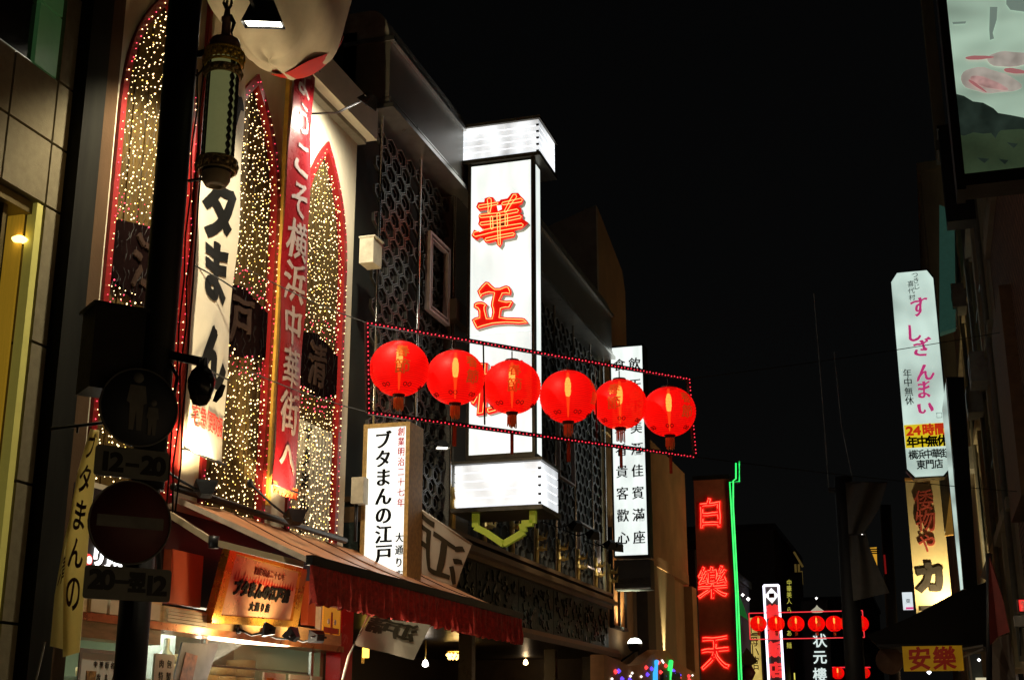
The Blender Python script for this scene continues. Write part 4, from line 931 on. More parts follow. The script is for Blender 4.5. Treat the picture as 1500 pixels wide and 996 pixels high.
for (y0_, z0_, z1_) in ((27.2, 3.6, 5.6),):
    w_ = MB().box(-6.24, -6.21, 27.0, 28.2, z0_, z1_).build('window', M('orange_blind', (.28, .10, .03), .6, em=(1, .3, .05), es=.06), bg1)
    MB().box(-6.24, -6.16, 26.95, 27.0, z0_, z1_).box(-6.24, -6.16, 28.2, 28.25, z0_, z1_).box(-6.24, -6.16, 27.58, 27.62, z0_, z1_).box(-6.24, -6.14, 26.95, 28.25, z0_ - .06, z0_).build('frame', dark, w_)
fixture('facade_uplight', (-5.95, 31.9, 2.9), (-6.2, 31.95, 5.5), 'hidden uplight throwing a narrow beam up the brown building', 'spotlight', .09, None, 700, (1, .85, .45), 36)
MB().box(-6.08, -5.9, 31.7, 32.1, 2.76, 2.8).build('shelf', dark, COL.objects['facade_uplight'])
p = PX(930, 946, -5.9)
t = thing('disc_uplight', 'glowing white bowl uplight below the tall menu sign', 'lamp', p)
MB().lathe([(.15, .04), (.14, .1), (.09, .15), (.001, .17)], p, 20).build('lens', M('bowl_glow', em=(.95, 1, .85), es=6, var=0), t)
MB().lathe([(.001, -.12), (.1, -.1), (.165, .03), (.17, .05)], p, 20).build('bowl', dark, t); MB().tube([p - Vector((0, 0, .1)), p + Vector((-.3, 0, -.3))], .02).build('bracket', dark, t)
light('SPOT', p + Vector((0, 0, .2)), p + Vector((-.3, -.3, 2)), 300, (.9, 1, .65), t, .12, 100)
# wavy plaster canopy with party lights
cv = thing('wavy_canopy', 'wavy orange-brown plaster canopy dotted with blue and red bulbs at the bottom', 'canopy', (-5.5, 31, 2.2))
wpx = [(885, 958), (905, 966), (922, 975), (940, 972), (952, 960), (966, 951), (978, 953), (988, 965), (1004, 977), (1020, 986), (1026, 1004), (885, 1004)]
wp_ = [PX(u, v, -5.5) for u, v in wpx]
MB().prism(wp_, (-.25, 0, 0)).build('plaster_panel', M('orange_plaster', (.5, .25, .11), .8, var=.15, bump=.3), cv)
for nm_, c_, seed in (('blue_bulbs', (.12, .05, 1), 1), ('red_bulbs', (1, .05, .05), 2), ('white_bulbs', (1, .9, .8), 3)):
    mb = MB(); rr = random.Random(seed)
    for k in range(9):
        u = rr.uniform(895, 1015); v = rr.uniform(965 if 945 < u < 985 else 982, 996); mb.oct(PX(u, v, -5.47), .05 if nm_ != 'white_bulbs' else .03)
    mb.build(nm_, M(nm_, em=c_, es=1.6, var=0, sample=False), cv, 'stuff')
for nm_, c_, us in (('blue_neon', (.03, .4, 1), (962, 960)), ('green_neon', (.02, 1, .15), (983, 990))):
    MB().tube([PX(us[0], 968, -5.44), PX(us[0] - 2, 985, -5.44), PX(us[0] - 2, 1003, -5.44)], .05, 8).build(nm_, M(nm_, em=c_, es=1.3, var=0, sample=False), cv)
MB().box(-5.6, -5.43, wp_[5].y, wp_[7].y + .3, 2.1, 2.75).build('dark_grille', dark, cv)

# ================================================================== red neon board with green outline
nbd = thing('neon_board', 'tall dark red board with three red neon characters edged by a green neon line', 'sign', (-5.5, 37, 2))
MB().box(-6.05, -5.06, 37.0, 37.5, 1.8, 8.3).build('board', M('dark_red_board', (.42, .12, .07), .6, var=.2, scale=4), nbd)
MB().box(-6.08, -5.03, 36.97, 37.53, 8.3, 8.42).build('cap', dark, nbd)
neon_r = M('red_neon_tube', em=(1, .06, .03), es=5, var=0); neon_f = M('red_neon_face', (.6, .01, .01), .5, em=(1, .01, .008), es=.75, var=0)
for ch, (u, v), w, h in (('白', (1041, 752), .72, .85), ('樂', (1044, 854), .82, .9), ('天', (1048, 955), .78, .95)):
    p = PY(u, v, 37.0)
    c_ = letters('character', [(ch, 0, 0, w, h)], neon_f, nbd, (p.x, 36.96, p.z), XR, ZU, .04, bold=.03, brush=.4)
    outline('neon_outline', [(ch, 0, 0, w, h)], neon_r, c_, (p.x, 36.93, p.z), Vector(XR), Vector(ZU), .014, 0, brush=.4)
grn = M('green_neon_tube', em=(.02, 1, .16), es=1.3, var=0)
g1 = [(1083, 676), (1083, 705), (1069, 706), (1071, 740), (1078, 870), (1083, 1010)]; g2 = [(1078, 678), (1078, 701), (1074, 704), (1074, 740), (1081, 870), (1087, 1010)]
for gp in (g1, g2): MB().tube([PY(u, v, 36.9) for u, v in gp], .022, 6).build('green_neon', grn, nbd)
mb = MB()
for a, b in zip(g1, g1[1:]): mb.bar(PY(*a, 36.98), PY(*b, 36.98), .16, .08)
mb.build('neon_backing', M('dark_green_rail', (.01, .05, .02), .5), nbd)

# ================================================================== far signs
gly = M('white_neon', em=(.85, .82, 1), es=2.2, var=0, sample=False)
fs = thing('neon_framed_sign', 'tall white neon framed sign with diamond emblem and red characters far down the street', 'sign', (-5.3, 50, 1))
xa, xb = -5.72, -5.18
MB().box(xa, xb, 50, 50.3, .5, 6.6).build('board', M('grey_board', (.12, .1, .09), .6), fs)
for a, b in (((xa, 49.96, 6.6), (xb, 49.96, 6.6)), ((xa, 49.96, 1), (xa, 49.96, 6.6)), ((xb, 49.96, 1), (xb, 49.96, 6.6))): MB().tube([a, b], .045).build('neon_edge', gly, fs)
xm = (xa + xb) / 2; zc = PY(1130, 872, 50).z
MB().prism([(xm - .25, 49.99, zc), (xm, 49.99, zc - .28), (xm + .25, 49.99, zc), (xm, 49.99, zc + .28)], (0, -.03, 0)).build('emblem', M('white_emblem', em=(1, .98, 1), es=1.2, var=0), fs)
MB().prism([(xm - .1, 49.95, zc - .08), (xm + .1, 49.95, zc - .08), (xm + .1, 49.95, zc + .08), (xm - .1, 49.95, zc + .08)], (0, -.01, 0)).build('emblem_centre', M('emblem_dark', (.1, .02, .02), .5), fs)
rt = M('far_red_letter', em=(1, .02, .02), es=.9, var=0, sample=False)
chars('lettering', [(c, xm, PY(1133, v, 50).z, .5, .55) for c, v in zip('華香飯店', (897, 925, 951, 981))], rt, fs, (0, 49.98, 0), XR, ZU, .03, bold=.025, brush=.3)
s3 = lit_box('lit_sign', 'yellow lit sign with green characters, half hidden behind the green neon line', -6.55, -5.95, 50, .3, .8, 5.45, dark, .03, None, M('yellow_lit_face', (.8, .7, .3), em=(1, .72, .18), es=.55, var=0, emvar=.5))
letters('lettering', [(c, -6.25, PY(1102, v, 50).z, .45, .5) for c, v in zip('上海小館', (920, 937, 954, 971))], M('green_brown_ink', (.12, .12, .02), .5, var=0), s3, (0, 50, 0), XR, ZU, .01)
t = thing('vertical_lettering', 'three white glowing vertical characters on a dark board below the far lanterns', 'sign', (-3.9, 52, 2))
MB().box(-4.6, -3.6, 52.02, 52.2, 2.4, 6.2).build('board', M('near_black_board', (.012, .012, .012), .6), t)
chars('lettering', [(c, PY(1201, v, 52).x, PY(1201, v, 52).z, .5, .5) for c, v in zip('状元樓', (938, 962, 988))], M('white_letter_glow', em=(.85, 1, .95), es=.8, var=0), t, (0, 52, 0), XR, ZU, .03, bold=.008)
t = thing('small_lettering_sign', 'thin dark sign with tiny yellow characters far down the street', 'sign', (-5, 55, 3))
MB().box(-5.25, -4.75, 55.02, 55.2, 2.5, 7.6).build('board', M('near_black_board'), t)
letters('lettering', [(c, PY(1156, v, 55).x, PY(1156, v, 55).z, .2, .24) for c, v in zip('中華美人らあ麺', (853, 862, 871, 880, 893, 927, 945))], M('yellow_letter_glow', em=(.8, .75, .1), es=.6, var=0), t, (0, 55, 0), XR, ZU, .02)
t = lit_box('lit_sign', 'tiny yellow lit box sign at the bottom far down the street', *[PY(u, 990, 60).x for u in (1163, 1172)], 60, .3, 1.5, PY(1167, 985, 60).z, dark, .02, None, M('yellow_box_face', em=(1, .9, .15), es=.8, var=0))
# far buildings as dark blocks with a few windows
fb = M('far_dark_wall', (.05, .05, .05), .8, var=.3)
for i, (x0_, x1_, y_, h_, lb_) in enumerate(((-14, -6.3, 38.2, 6.5, 'low dark building right behind the red neon board'), (-13, -5.9, 56, 9.5, 'grey dark building behind the neon framed sign'), (-9, -3.4, 90, 9.5, 'distant dark building closing the left side of the street'))):
    t = thing('dark_building', lb_, 'building', ((x0_ + x1_) / 2, y_, 0)); MB().box(x0_, x1_, y_, y_ + 12, 0, h_).build('wall', fb, t)
    MB().box(x0_ - .1, x1_ + .1, y_ - .1, y_ + 12.1, h_, h_ + .25).build('roof_edge', dark, t)
    for k in range(3):
        for q_ in range(2):
            wx = x1_ - .8 - k * 1.3
            w_ = MB().box(wx - .4, wx + .4, y_ - .02, y_ + .02, 2.2 + q_ * 2.6, 3.6 + q_ * 2.6).build('window', M('far_window', (.03, .03, .035), .2, var=0), t); MB().box(wx - .45, wx + .45, y_ - .06, y_ - .02, 2.1 + q_ * 2.6, 2.2 + q_ * 2.6).build('sill', dark, w_)
t = thing('festoon_bulbs', 'two white bulbs on a wire just right of the green neon', 'bulb', (-5, 48, 7))
a, b = PY(1088, 871, 45), PY(1096, 877, 45); mb = MB(); mb.oct(a, .06).oct(b, .07).oct(PY(1080, 866, 45), .05); mb.build('bulbs', M('festoon_glow', em=(1, .97, .9), es=3, var=0), t); MB().tube([PY(1076, 863, 45), a, b, PY(1105, 880, 45)], .01, 4).build('wire', wire, t)
MB().prism([PY(1083, 872, 46), PY(1090, 890, 46), PY(1096, 908, 46), PY(1084, 900, 46)], (0, .1, 0)).build('green_pennant', M('green_pennant', (.05, .3, .08), .6, em=(.02, .5, .08), es=.15)); tag(COL.objects['green_pennant'], 'small green pennant, neon light put into its colour, beside the green neon line', 'pennant')  # neon light on the pennant put in as its own glow
t = thing('dark_round_lantern', 'dark unlit round lantern beside the yellow sign at the bottom', 'lantern', PY(1095, 985, 42))
MB().lathe([(.001, -.22), (.15, -.2), (.25, 0), (.15, .2), (.001, .22)], PY(1095, 985, 42), 20).build('shell', M('maroon_silk', (.10, .02, .02), .5), t); MB().prism([PY(1080, 968, 42.1), PY(1094, 948, 42.1), PY(1110, 968, 42.1), PY(1095, 978, 42.1)], (0, .05, 0)).build('cap', M('brown_cap', (.1, .07, .04), .6), t)

# ================================================================== right side buildings
rb1 = thing('brick_building', 'near building on the right with dark brick upper wall and a plain concrete lower wall', 'building', (1.6, 9, 0))
brick = M('dark_brick', (.075, .045, .03), .8, var=.2)
tt = brick.node_tree; bk_ = tt.nodes.new('ShaderNodeTexBrick'); bk_.inputs['Scale'].default_value = 1; bk_.inputs['Brick Width'].default_value = .24; bk_.inputs['Row Height'].default_value = .085; bk_.inputs['Mortar Size'].default_value = .012
bk_.inputs['Color1'].default_value = (.28, .15, .09, 1); bk_.inputs['Color2'].default_value = (.2, .11, .07, 1); bk_.inputs['Mortar'].default_value = (.02, .018, .015, 1)
tc_ = tt.nodes.new('ShaderNodeTexCoord'); sx = tt.nodes.new('ShaderNodeSeparateXYZ'); cx_ = tt.nodes.new('ShaderNodeCombineXYZ')
tt.links.new(tc_.outputs['Object'], sx.inputs[0]); tt.links.new(sx.outputs[1], cx_.inputs[0]); tt.links.new(sx.outputs[2], cx_.inputs[1]); tt.links.new(cx_.outputs[0], bk_.inputs[0]); tt.links.new(bk_.outputs[0], tt.nodes['Principled BSDF'].inputs['Base Color'])
bpn = tt.nodes.new('ShaderNodeBump'); bpn.inputs['Strength'].default_value = .6; bpn.inputs['Distance'].default_value = .01; bpn.invert = True
tt.links.new(bk_.outputs['Fac'], bpn.inputs['Height']); tt.links.new(bpn.outputs[0], tt.nodes['Principled BSDF'].inputs['Normal'])
cgr = M('dim_concrete', (.45, .40, .28), .85, var=.25, scale=1.5, bump=.2, streak=3)
MB().box(1.5, 12, -6, 22.6, 2.9, 9.2).build('wall', brick, rb1)
MB().box(1.7, 12, -6, 22.6, 0, 2.9).build('ground_floor_wall', brick, rb1)
fill_win = M('fill_window_glow', (.7, .6, .4), .5, em=(1, .68, .36), es=.45, var=0, emvar=.5)  # unseen glowing windows, added to brighten the street
fill_win_far = M('fill_window_glow_far', (.7, .6, .4), .5, em=(1, .62, .3), es=2.4, var=0, emvar=.5)  # stronger copy, added out of view to light the facades opposite
for k in range(7):
    y = -5.6 + k * 2.6
    w_ = MB().box(1.62, 1.7, y, y + 2.2, .5, 2.5).build('unseen_fill_window', fill_win, rb1)
    MB().box(1.52, 1.62, y - .05, y + .02, .4, 2.55).box(1.52, 1.62, y + 1.08, y + 1.14, .5, 2.5).box(1.52, 1.62, y + 2.18, y + 2.25, .4, 2.55).box(1.52, 1.62, y + .02, y + 2.18, 2.5, 2.6).box(1.52, 1.62, y + .02, y + 2.18, .38, .5).build('frame', dark, w_)
MB().box(1.42, 12, 12.6, 22.6, 9.2, 9.5).build('ledge', cgr, rb1)
MB().box(1.34, 1.5, 19.0, 21.6, 4.6, 7.6).build('pilaster', M('brown_pilaster', (.20, .12, .07), .7), rb1)
MB().box(1.46, 1.5, 9, 19.0, 2.9, 5.2).build('concrete_band', cgr, rb1)
rb2 = thing('concrete_building', 'taller dim concrete building on the right behind the sushi sign', 'building', (1.6, 22.7, 0))
MB().box(1.5, 12, 22.7, 42, 0, 15.5).build('wall', cgr, rb2)
for k in range(7):
    y = 22.9 + k * 2.7
    w_ = MB().box(1.36, 1.44, y, y + 2.3, .5, 2.3).build('unseen_fill_window', fill_win_far if k > 2 else fill_win, rb2)
    MB().box(1.28, 1.36, y - .05, y + .02, .4, 2.35).box(1.28, 1.36, y + 1.1, y + 1.16, .5, 2.3).box(1.28, 1.36, y + 2.28, y + 2.35, .4, 2.35).box(1.28, 1.36, y + .02, y + 2.28, 2.3, 2.4).box(1.28, 1.36, y + .02, y + 2.28, .38, .5).build('frame', dark, w_)
for y in (23.5, 25.6, 28, 31, 35): MB().box(1.40, 1.5, y, y + .35, 2.6, 15.5).build('pilaster', cgr, rb2)
for z in (5, 8, 11, 13.8): MB().box(1.36, 1.5, 22.7, 42, z, z + .18).build('string_course', cgr, rb2)
for y in (24.1, 26.2, 28.7, 32):
    for z in (5.7, 8.7, 11.6):
        w_ = MB().box(1.46, 1.5, y, y + 1.2, z, z + 1.6).build('window', M('dim_green_glass', (.02, .035, .03), .15, var=0), rb2); MB().box(1.43, 1.5, y, y + 1.2, z + .78, z + .84).build('glazing_bar', dark, w_)
for i, (y, z) in enumerate(((24.6, 7.6), (27.2, 7.6), (29.8, 10.6), (33.5, 7.6))):
    MB().box(1.1, 1.4, y, y + .75, z, z + .55).build('air_conditioner', M('grey_ac_casing', (.35, .35, .32), .5), rb2); MB().lathe([(.001, .01), (.2, .01), (.21, 0)], (1.1, y + .38, z + .28), 20, (-1, 0, 0)).build('fan_grille', dark, rb2)
for y in (23.2, 27.8, 32.6): MB().tube([(1.38, y, 2.6), (1.38, y, 15.4)], .05, 8).build('drain_pipe', M('pipe_paint', (.2, .2, .17), .5), rb2)
rb3 = thing('far_right_building', 'dark tall building far down the right side of the street', 'building', (1.5, 44, 0))
MB().box(1.0, 12, 44, 76, 0, 19.8).build('wall', cgr, rb3); MB().box(.9, 12, 43.9, 76, 19.8, 20.1).build('roof_edge', cgr, rb3)
for k in range(6): MB().box(.93, 1.0, 45 + k * 4, 45.5 + k * 4, 0, 19.8).build('pilaster', cgr, rb3)
# fish picture sign
fsn = thing('fish_picture_sign', 'large backlit picture sign with pale pink fish in the top right corner', 'sign', (1.1, 11.3, 6.2))
fpan = M('fish_panel_face', (.5, .6, .5), .4, em=(.62, .85, .66), es=.5, var=0, emvar=.45, emscale=(.6, 1, 1.1))
MB().box(.62, 1.49, 11.3, 11.55, 6.19, 6.62).build('lower_panel', M('fish_panel_falloff', (.12, .17, .1), .4, em=(.10, .16, .08), es=.25, var=.4, emvar=.5), fsn)  # dimmer copy of the face; backlight falloff put into its colour
MB().box(.62, 1.49, 11.3, 11.55, 6.62, 8.6).build('light_panel', fpan, fsn)
MB().box(.545, .62, 11.26, 11.6, 6.05, 8.7).box(.62, 1.495, 11.26, 11.6, 6.08, 6.19).build('frame', black, fsn)
def blob(cx, cz, a, b, rot, y, mat, name, n=26, k=1.6):
    pts = []
    for i in range(n):
        t = i / n * 2 * math.pi; x = a * math.cos(t); z = b * math.sin(t) * (1 - .35 * math.cos(t)); z *= (1 + .06 * math.sin(7 * t))
        pts.append((cx + x * math.cos(rot) - z * math.sin(rot), y, cz + x * math.sin(rot) + z * math.cos(rot)))
    return MB().prism(pts[::-1], (0, .004, 0)).build(name, mat, fsn)
pk = M('pale_fish_print', (.5, .3, .28), .5, em=(.78, .70, .60), es=.42, var=0, emvar=.3, emscale=(4, 1, 4)); pk2 = M('pink_fish_print', (.5, .3, .3), .5, em=(.85, .5, .46), es=.42, var=0, emvar=.4, emscale=(6, 1, 6)); rdp = M('red_fish_print', (.4, .03, .03), .5, em=(.8, .3, .3), es=.4, var=0)
gryp = M('grey_print', (.2, .25, .22), .5, em=(.45, .6, .5), es=.32, var=0)
def fP(u, v): q = PY(u, v, 11.3); return q.x, q.z
x, z = fP(1452, 120); blob(x, z, .26, .11, -.35, 11.294, pk, 'printed_fish'); blob(x - .02, z - .02, .17, .04, -.5, 11.289, pk2, 'printed_fish_flank')
x, z = fP(1485, 88); blob(x, z, .22, .07, -.15, 11.286, pk, 'printed_fish'); 
x, z = fP(1435, 86); blob(x, z, .12, .018, -.12, 11.282, rdp, 'printed_fin'); x, z = fP(1488, 106); blob(x, z, .1, .022, -.3, 11.28, rdp, 'printed_fin'); x, z = fP(1432, 128); blob(x, z, .1, .012, -.8, 11.278, rdp, 'printed_fin')
def fpoly(pts, mat, name, y=11.285): MB().prism([(fP(u, v)[0], y, fP(u, v)[1]) for u, v in pts][::-1], (0, .004, 0)).build(name, mat, fsn)
dp_ = M('dark_print', (.02, .035, .03), .5, var=.2, em=(.10, .16, .12), es=.12, emvar=.6, emscale=(3, 1, 3))
fpoly([(1400, 139), (1412, 142), (1425, 150), (1440, 152), (1455, 160), (1462, 167), (1480, 170), (1500, 174), (1530, 178), (1530, 194), (1495, 190), (1466, 192), (1462, 196), (1458, 204), (1452, 196), (1440, 197), (1426, 195), (1412, 200), (1404, 198)], dp_, 'printed_shadow')
fpoly([(1450, 12), (1461, 12), (1460, 30), (1454, 50), (1456, 58), (1450, 60), (1449, 45)], gryp, 'printed_knife'); fpoly([(1395, 34), (1415, 33), (1414, 36), (1396, 37)], gryp, 'printed_edge'); fpoly([(1474, -5), (1510, -5), (1510, 20), (1480, 16), (1474, 8)], gryp, 'printed_sleeve')
for i, (u, v, w_) in enumerate(((1483, 214, 8), (1440, 236, 9), (1470, 238, 7))): fpoly([(u - w_, v - 4), (u + w_, v - 2), (u + 2, v + 4)], dp_, 'printed_mark')
# narrow frames and boxes beside it
t = thing('vertical_duct', 'pale narrow duct standing left of the fish picture sign', 'duct', (1.0, 24, 8)); MB().box(.85, 1.05, 23.5, 24.2, 11.7, 16.5).build('casing', M('tan_duct', (.16, .14, .09), .7, streak=4), t); MB().box(1.05, 1.4, 23.6, 23.7, 12, 12.1).build('stay', dark, t)
t = thing('dark_box_sign', 'unlit black box sign left below the fish picture sign', 'sign', (1.1, 20, 8.5)); MB().box(.78, 1.2, 20, 20.4, 9.0, 10.55).build('case', black, t); MB().box(.76, 1.22, 19.98, 20.42, 10.55, 10.6).build('cap', dark, t)
t = thing('teal_sign_panel', 'dull teal unlit sign panel above and right of the sushi sign', 'sign', (1.0, 30, 10)); MB().prism([PY(1376, 300, 30), PY(1398, 310, 30), PY(1400, 480, 30), PY(1376, 488, 30)], (0, .3, 0)).build('panel', M('teal_panel_glow', (.10, .2, .16), .5, em=(.1, .3, .22), es=.10), t); MB().tube([PY(1399, 300, 29.95), PY(1402, 480, 29.95)], .02).build('edge_strip', alu, t)  # light on the panel put into its material as glow

# sushi sign
Ys = 29.0
ss = thing('sushi_sign', 'tall white backlit sign with cut corners and pink brush lettering above a yellow band', 'sign', (.3, 29, 6.7))
q = [(-.17, 11.05), (-.03, 11.25), (.6, 11.25), (.72, 11.05), (.72, 6.86), (.55, 6.68), (-.02, 6.68), (-.17, 6.86)]
sg = M('cool_backlit_face', (.8, .85, .8), .3, em=(.72, .92, .82), es=.72, var=0, emvar=.45, emscale=(.5, 1, .45))
MB().prism([(x, Ys, z) for x, z in q][::-1], (0, .02, 0)).build('light_panel', sg, ss)
MB().prism([(x * 1.0 + (.03 if x > .3 else -.03), Ys + .02, z + (.03 if z > 9 else -.03)) for x, z in q][::-1], (0, .35, 0)).build('case', dark, ss)
pink = M('pink_brush_ink', (.5, .03, .16), .5, em=(.8, .06, .28), es=.55, var=0); 
chars('large_lettering', [(c, PY(u, v, Ys).x, PY(u, v, Ys).z, w, h) for c, u, v, w, h in (('す', 1346, 450, .36, .5), ('し', 1338, 488, .34, .45), ('ざ', 1349, 510, .38, .42), ('ん', 1355, 545, .38, .42), ('ま', 1353, 571, .32, .44), ('い', 1355, 598, .36, .3))], pink, ss, (0, Ys, 0), XR, ZU, .006, bold=.008, mincho=.8, brush=.9)
letters('small_lettering', [(c, PY(u, v, Ys).x, PY(u, v, Ys).z, .14) for c, u, v in (('つ', 1340, 403), ('き', 1342, 411), ('じ', 1343, 420), ('喜', 1334, 416), ('代', 1335, 426), ('村', 1336, 436))], ink, ss, (0, Ys, 0), XR, ZU, .006, brush=.5)
letters('side_lettering', [(c, PY(1329 + i * 1.1, v, Ys).x, PY(1329, v, Ys).z, .18, .2) for i, (c, v) in enumerate(zip('年中無休', (547, 560, 574, 587)))], ink, ss, (0, Ys, 0), XR, ZU, .006, mincho=.6)
yb0, yb1 = PY(1350, 621, Ys).z, PY(1350, 655, Ys).z
MB().box(-.16, .715, Ys - .008, Ys, yb1, yb0).build('yellow_band', M('yellow_band_face', (.8, .6, .02), em=(.95, .72, .02), es=.65, var=0), ss)
letters('band_lettering_red', [(c, x, PY(1350, 630, Ys).z, w, .25) for c, x, w in (('2', -.05, .3), ('4', .1, .3), ('時', .33, .24), ('間', .58, .24))], M('band_red', (.6, .05, .01), .5, em=(.85, .05, .01), es=.5, var=0), ss, (0, Ys - .008, 0), XR, ZU, .006, bold=.012)
letters('band_lettering', hrow('年中無休', -.02, .6, PY(1350, 647, Ys).z, .22, .24), ink, ss, (0, Ys - .008, 0), XR, ZU, .006, bold=.01)
letters('branch_lettering', hrow('横浜中華街', -.03, .6, PY(1358, 665, Ys).z, .17, .2) + hrow('東門店', .12, .48, PY(1358, 680, Ys).z, .18, .2), ink, ss, (0, Ys, 0), XR, ZU, .006, bold=.005)
MB().tube([(x, Ys - .005, z) for x, z in ((.53, PY(1370, 605, Ys).z), (.63, PY(1370, 605, Ys).z), (.63, PY(1370, 612, Ys).z), (.53, PY(1370, 612, Ys).z))], .006, 4, True).build('seal', ink, ss)
# narrow edge lit strip and its dark box
t = thing('edge_lit_sign', 'black box sign seen edge-on with a thin white glowing edge, right of the sushi sign', 'sign', (.9, 27, 5))
a, b = PY(1383, 560, 27), PY(1406, 862, 27)
MB().prism([PY(1380, 600, 27), PY(1385, 560, 27), PY(1411, 862, 27), PY(1407, 864, 27)], (0, .05, 0)).build('glowing_edge', M('edge_glow', em=(.75, .95, .85), es=.55, var=0, emvar=.5), t)
MB().prism([PY(1386, 552, 27.0), PY(1412, 552, 27.0), PY(1432, 862, 27.0), PY(1412, 862, 27.0)], (0, .5, 0)).build('case', black, t)
# second sign
Yw = 33.0
s4 = thing('lacquer_shop_sign', 'cream vertical sign with small red-grey characters and one big black character lit from below', 'sign', (.2, Yw, 4))
wm = M('cream_sign_board', (.62, .52, .28), .6, var=.06)
c4 = [PY(1326, 705, Yw), PY(1376, 703, Yw), PY(1394, 890, Yw), PY(1339, 890, Yw)]
MB().prism([(-.26, Yw, 7.3), (.56, Yw, 7.3), (.56, Yw, 3.9), (-.26, Yw, 3.9)], (0, .25, 0)).build('board', wm, s4)
MB().box(-.27, .57, Yw - .03, Yw + .28, 7.3, 7.36).build('cap', M('orange_cap', (.4, .2, .05), .5), s4)
gry = M('grey_red_letter', (.4, .07, .05), .5, var=.3)
for c_, u, v, w, h in (('倭', 1353, 733, .44, .5), ('物', 1356, 763, .46, .52), ('や', 1358, 796, .42, .46)):
    p = PY(u, v, Yw); letters('character', [(c_, 0, 0, w, h)], gry, s4, (p.x, Yw, p.z), XR, ZU, .06, bold=.004, brush=.3)
p = PY(1363, 846, Yw); letters('character', [('カ', 0, 0, .66, .72)], M('dark_letter', (.03, .025, .02), .5), s4, (p.x, Yw, p.z), XR, ZU, .05, bold=.05, brush=.4)
p = PY(1367, 900, Yw); letters('character', [('フ', 0, 0, .66, .5)], M('dark_letter'), s4, (p.x, Yw, p.z), XR, ZU, .05, bold=.03, brush=.3)
fixture('sign_uplight', (.5, Yw - .8, 4.1), (.15, Yw, 5.4), 'bright lamp at the foot of the cream vertical sign', 'spotlight', .1, (.9, Yw, 3.9), 330, (1, .78, .4), 130)
t = thing('side_sign', 'narrow fluted sign panel wedged right of the cream vertical sign', 'sign', (.8, 32, 6))
for k in range(4): MB().prism([PY(1376 + k * 3.4, 703, 32), PY(1379 + k * 3.4, 703, 32), PY(1385 + k * 1.8, 778, 32), PY(1383.5 + k * 1.8, 778, 32)], (0, .2, 0)).build('flute', M('fluted_grey', (.3, .33, .28), .5), t)
MB().prism([PY(1392, 720, 31.8), PY(1397, 782, 31.8), PY(1384, 784, 31.8)], (0, .2, 0)).build('lower_wedge', M('orange_wedge', (.45, .25, .06), .6, em=(.5, .25, .04), es=.25), t)
s5 = lit_box('lit_sign', 'little white lit sign with a pink stripe, left of the cream sign foot', *[PY(u, 890, 40).x for u in (1323, 1338)], 40, .2, PY(1330, 893, 40).z, PY(1330, 867, 40).z, dark, .01, None, M('white_small_face', em=(.85, .95, 1), es=.8, var=0))
MB().box(PY(1327, 890, 40).x, PY(1338, 890, 40).x, 39.97, 39.99, PY(1330, 892, 40).z, PY(1330, 889, 40).z).build('pink_stripe', M('pink_glow', em=(.9, .05, .3), es=.7, var=0), s5)
letters('lettering', [('東', (PY(1330, 890, 40).x + .02), PY(1330, 880, 40).z, .14)], ink, s5, (0, 39.985, 0), XR, ZU, .004)

# dark awning roof at the lower right and yellow sign
t = thing('dark_canopy', 'black sloping street canopy silhouetted below the cream sign', 'canopy', (.4, 25, 3.3))
MB().prism([PY(u, v, 25) for u, v in ((1270, 930), (1330, 905), (1400, 868), (1450, 850), (1452, 945), (1318, 947), (1285, 945))], (0, 2.0, 0)).build('roof', M('black_canvas', (.012, .011, .011), .8), t)
MB().bar(PY(1285, 945, 24.96), PY(1450, 945, 24.96), .05, .05).build('front_rail', dark, t)
s6 = thing('yellow_sign', 'amber yellow board with two dark red characters under the black canopy', 'sign', (0, 24, 2.5))
MB().box(-.47, .5, 24, 24.08, 2.5, 2.91).build('board', M('amber_board', (.5, .28, .03), .5, em=(.6, .3, .01), es=.22, var=0, emvar=.3), s6)
MB().box(-.49, .52, 23.98, 24.1, 2.91, 2.94).build('top_rail', dark, s6)
chars('lettering', [('安', -.2, 2.7, .36, .38), ('樂', .2, 2.7, .36, .38)], M('maroon_ink', (.16, .012, .01), .5, em=(.3, .02, .01), es=.25, var=0), s6, (0, 24, 0), XR, ZU, .006, bold=.012, brush=.3)
t = thing('under_canopy_lamp', 'tiny white lamps under the yellow board', 'lamp', PY(1361, 983, 24.3)); mb = MB(); mb.oct(PY(1361, 984, 24.3), .04).oct(PY(1364, 946, 24.3), .03).oct(PY(1434, 966, 24.3), .03); mb.build('bulbs', M('blue_white_glow', em=(.9, .95, 1), es=4, var=0), t)
t = thing('lit_stall', 'dim lit stall interior with dark box right of the yellow sign', 'stall', (1, 24.5, 1))
MB().box(PY(1420, 990, 24.6).x, PY(1440, 990, 24.6).x, 24.6, 24.9, 1.5, PY(1430, 957, 24.6).z).build('box', M('grey_blue_box', (.08, .09, .09), .5), t)
MB().bar(PY(1410, 950, 24.5), PY(1440, 945, 24.5), .03).bar(PY(1410, 962, 24.5), PY(1440, 950, 24.5), .03).bar(PY(1419, 960, 24.5), PY(1424, 1000, 24.5), .03).build('frame', alu, t)
MB().box(PY(1429, 990, 24.4).x, PY(1452, 990, 24.4).x, 24.4, 24.5, 1.5, PY(1430, 992, 24.4).z).build('counter', M('stall_glow', em=(.9, .85, .55), es=.6, var=0), t)
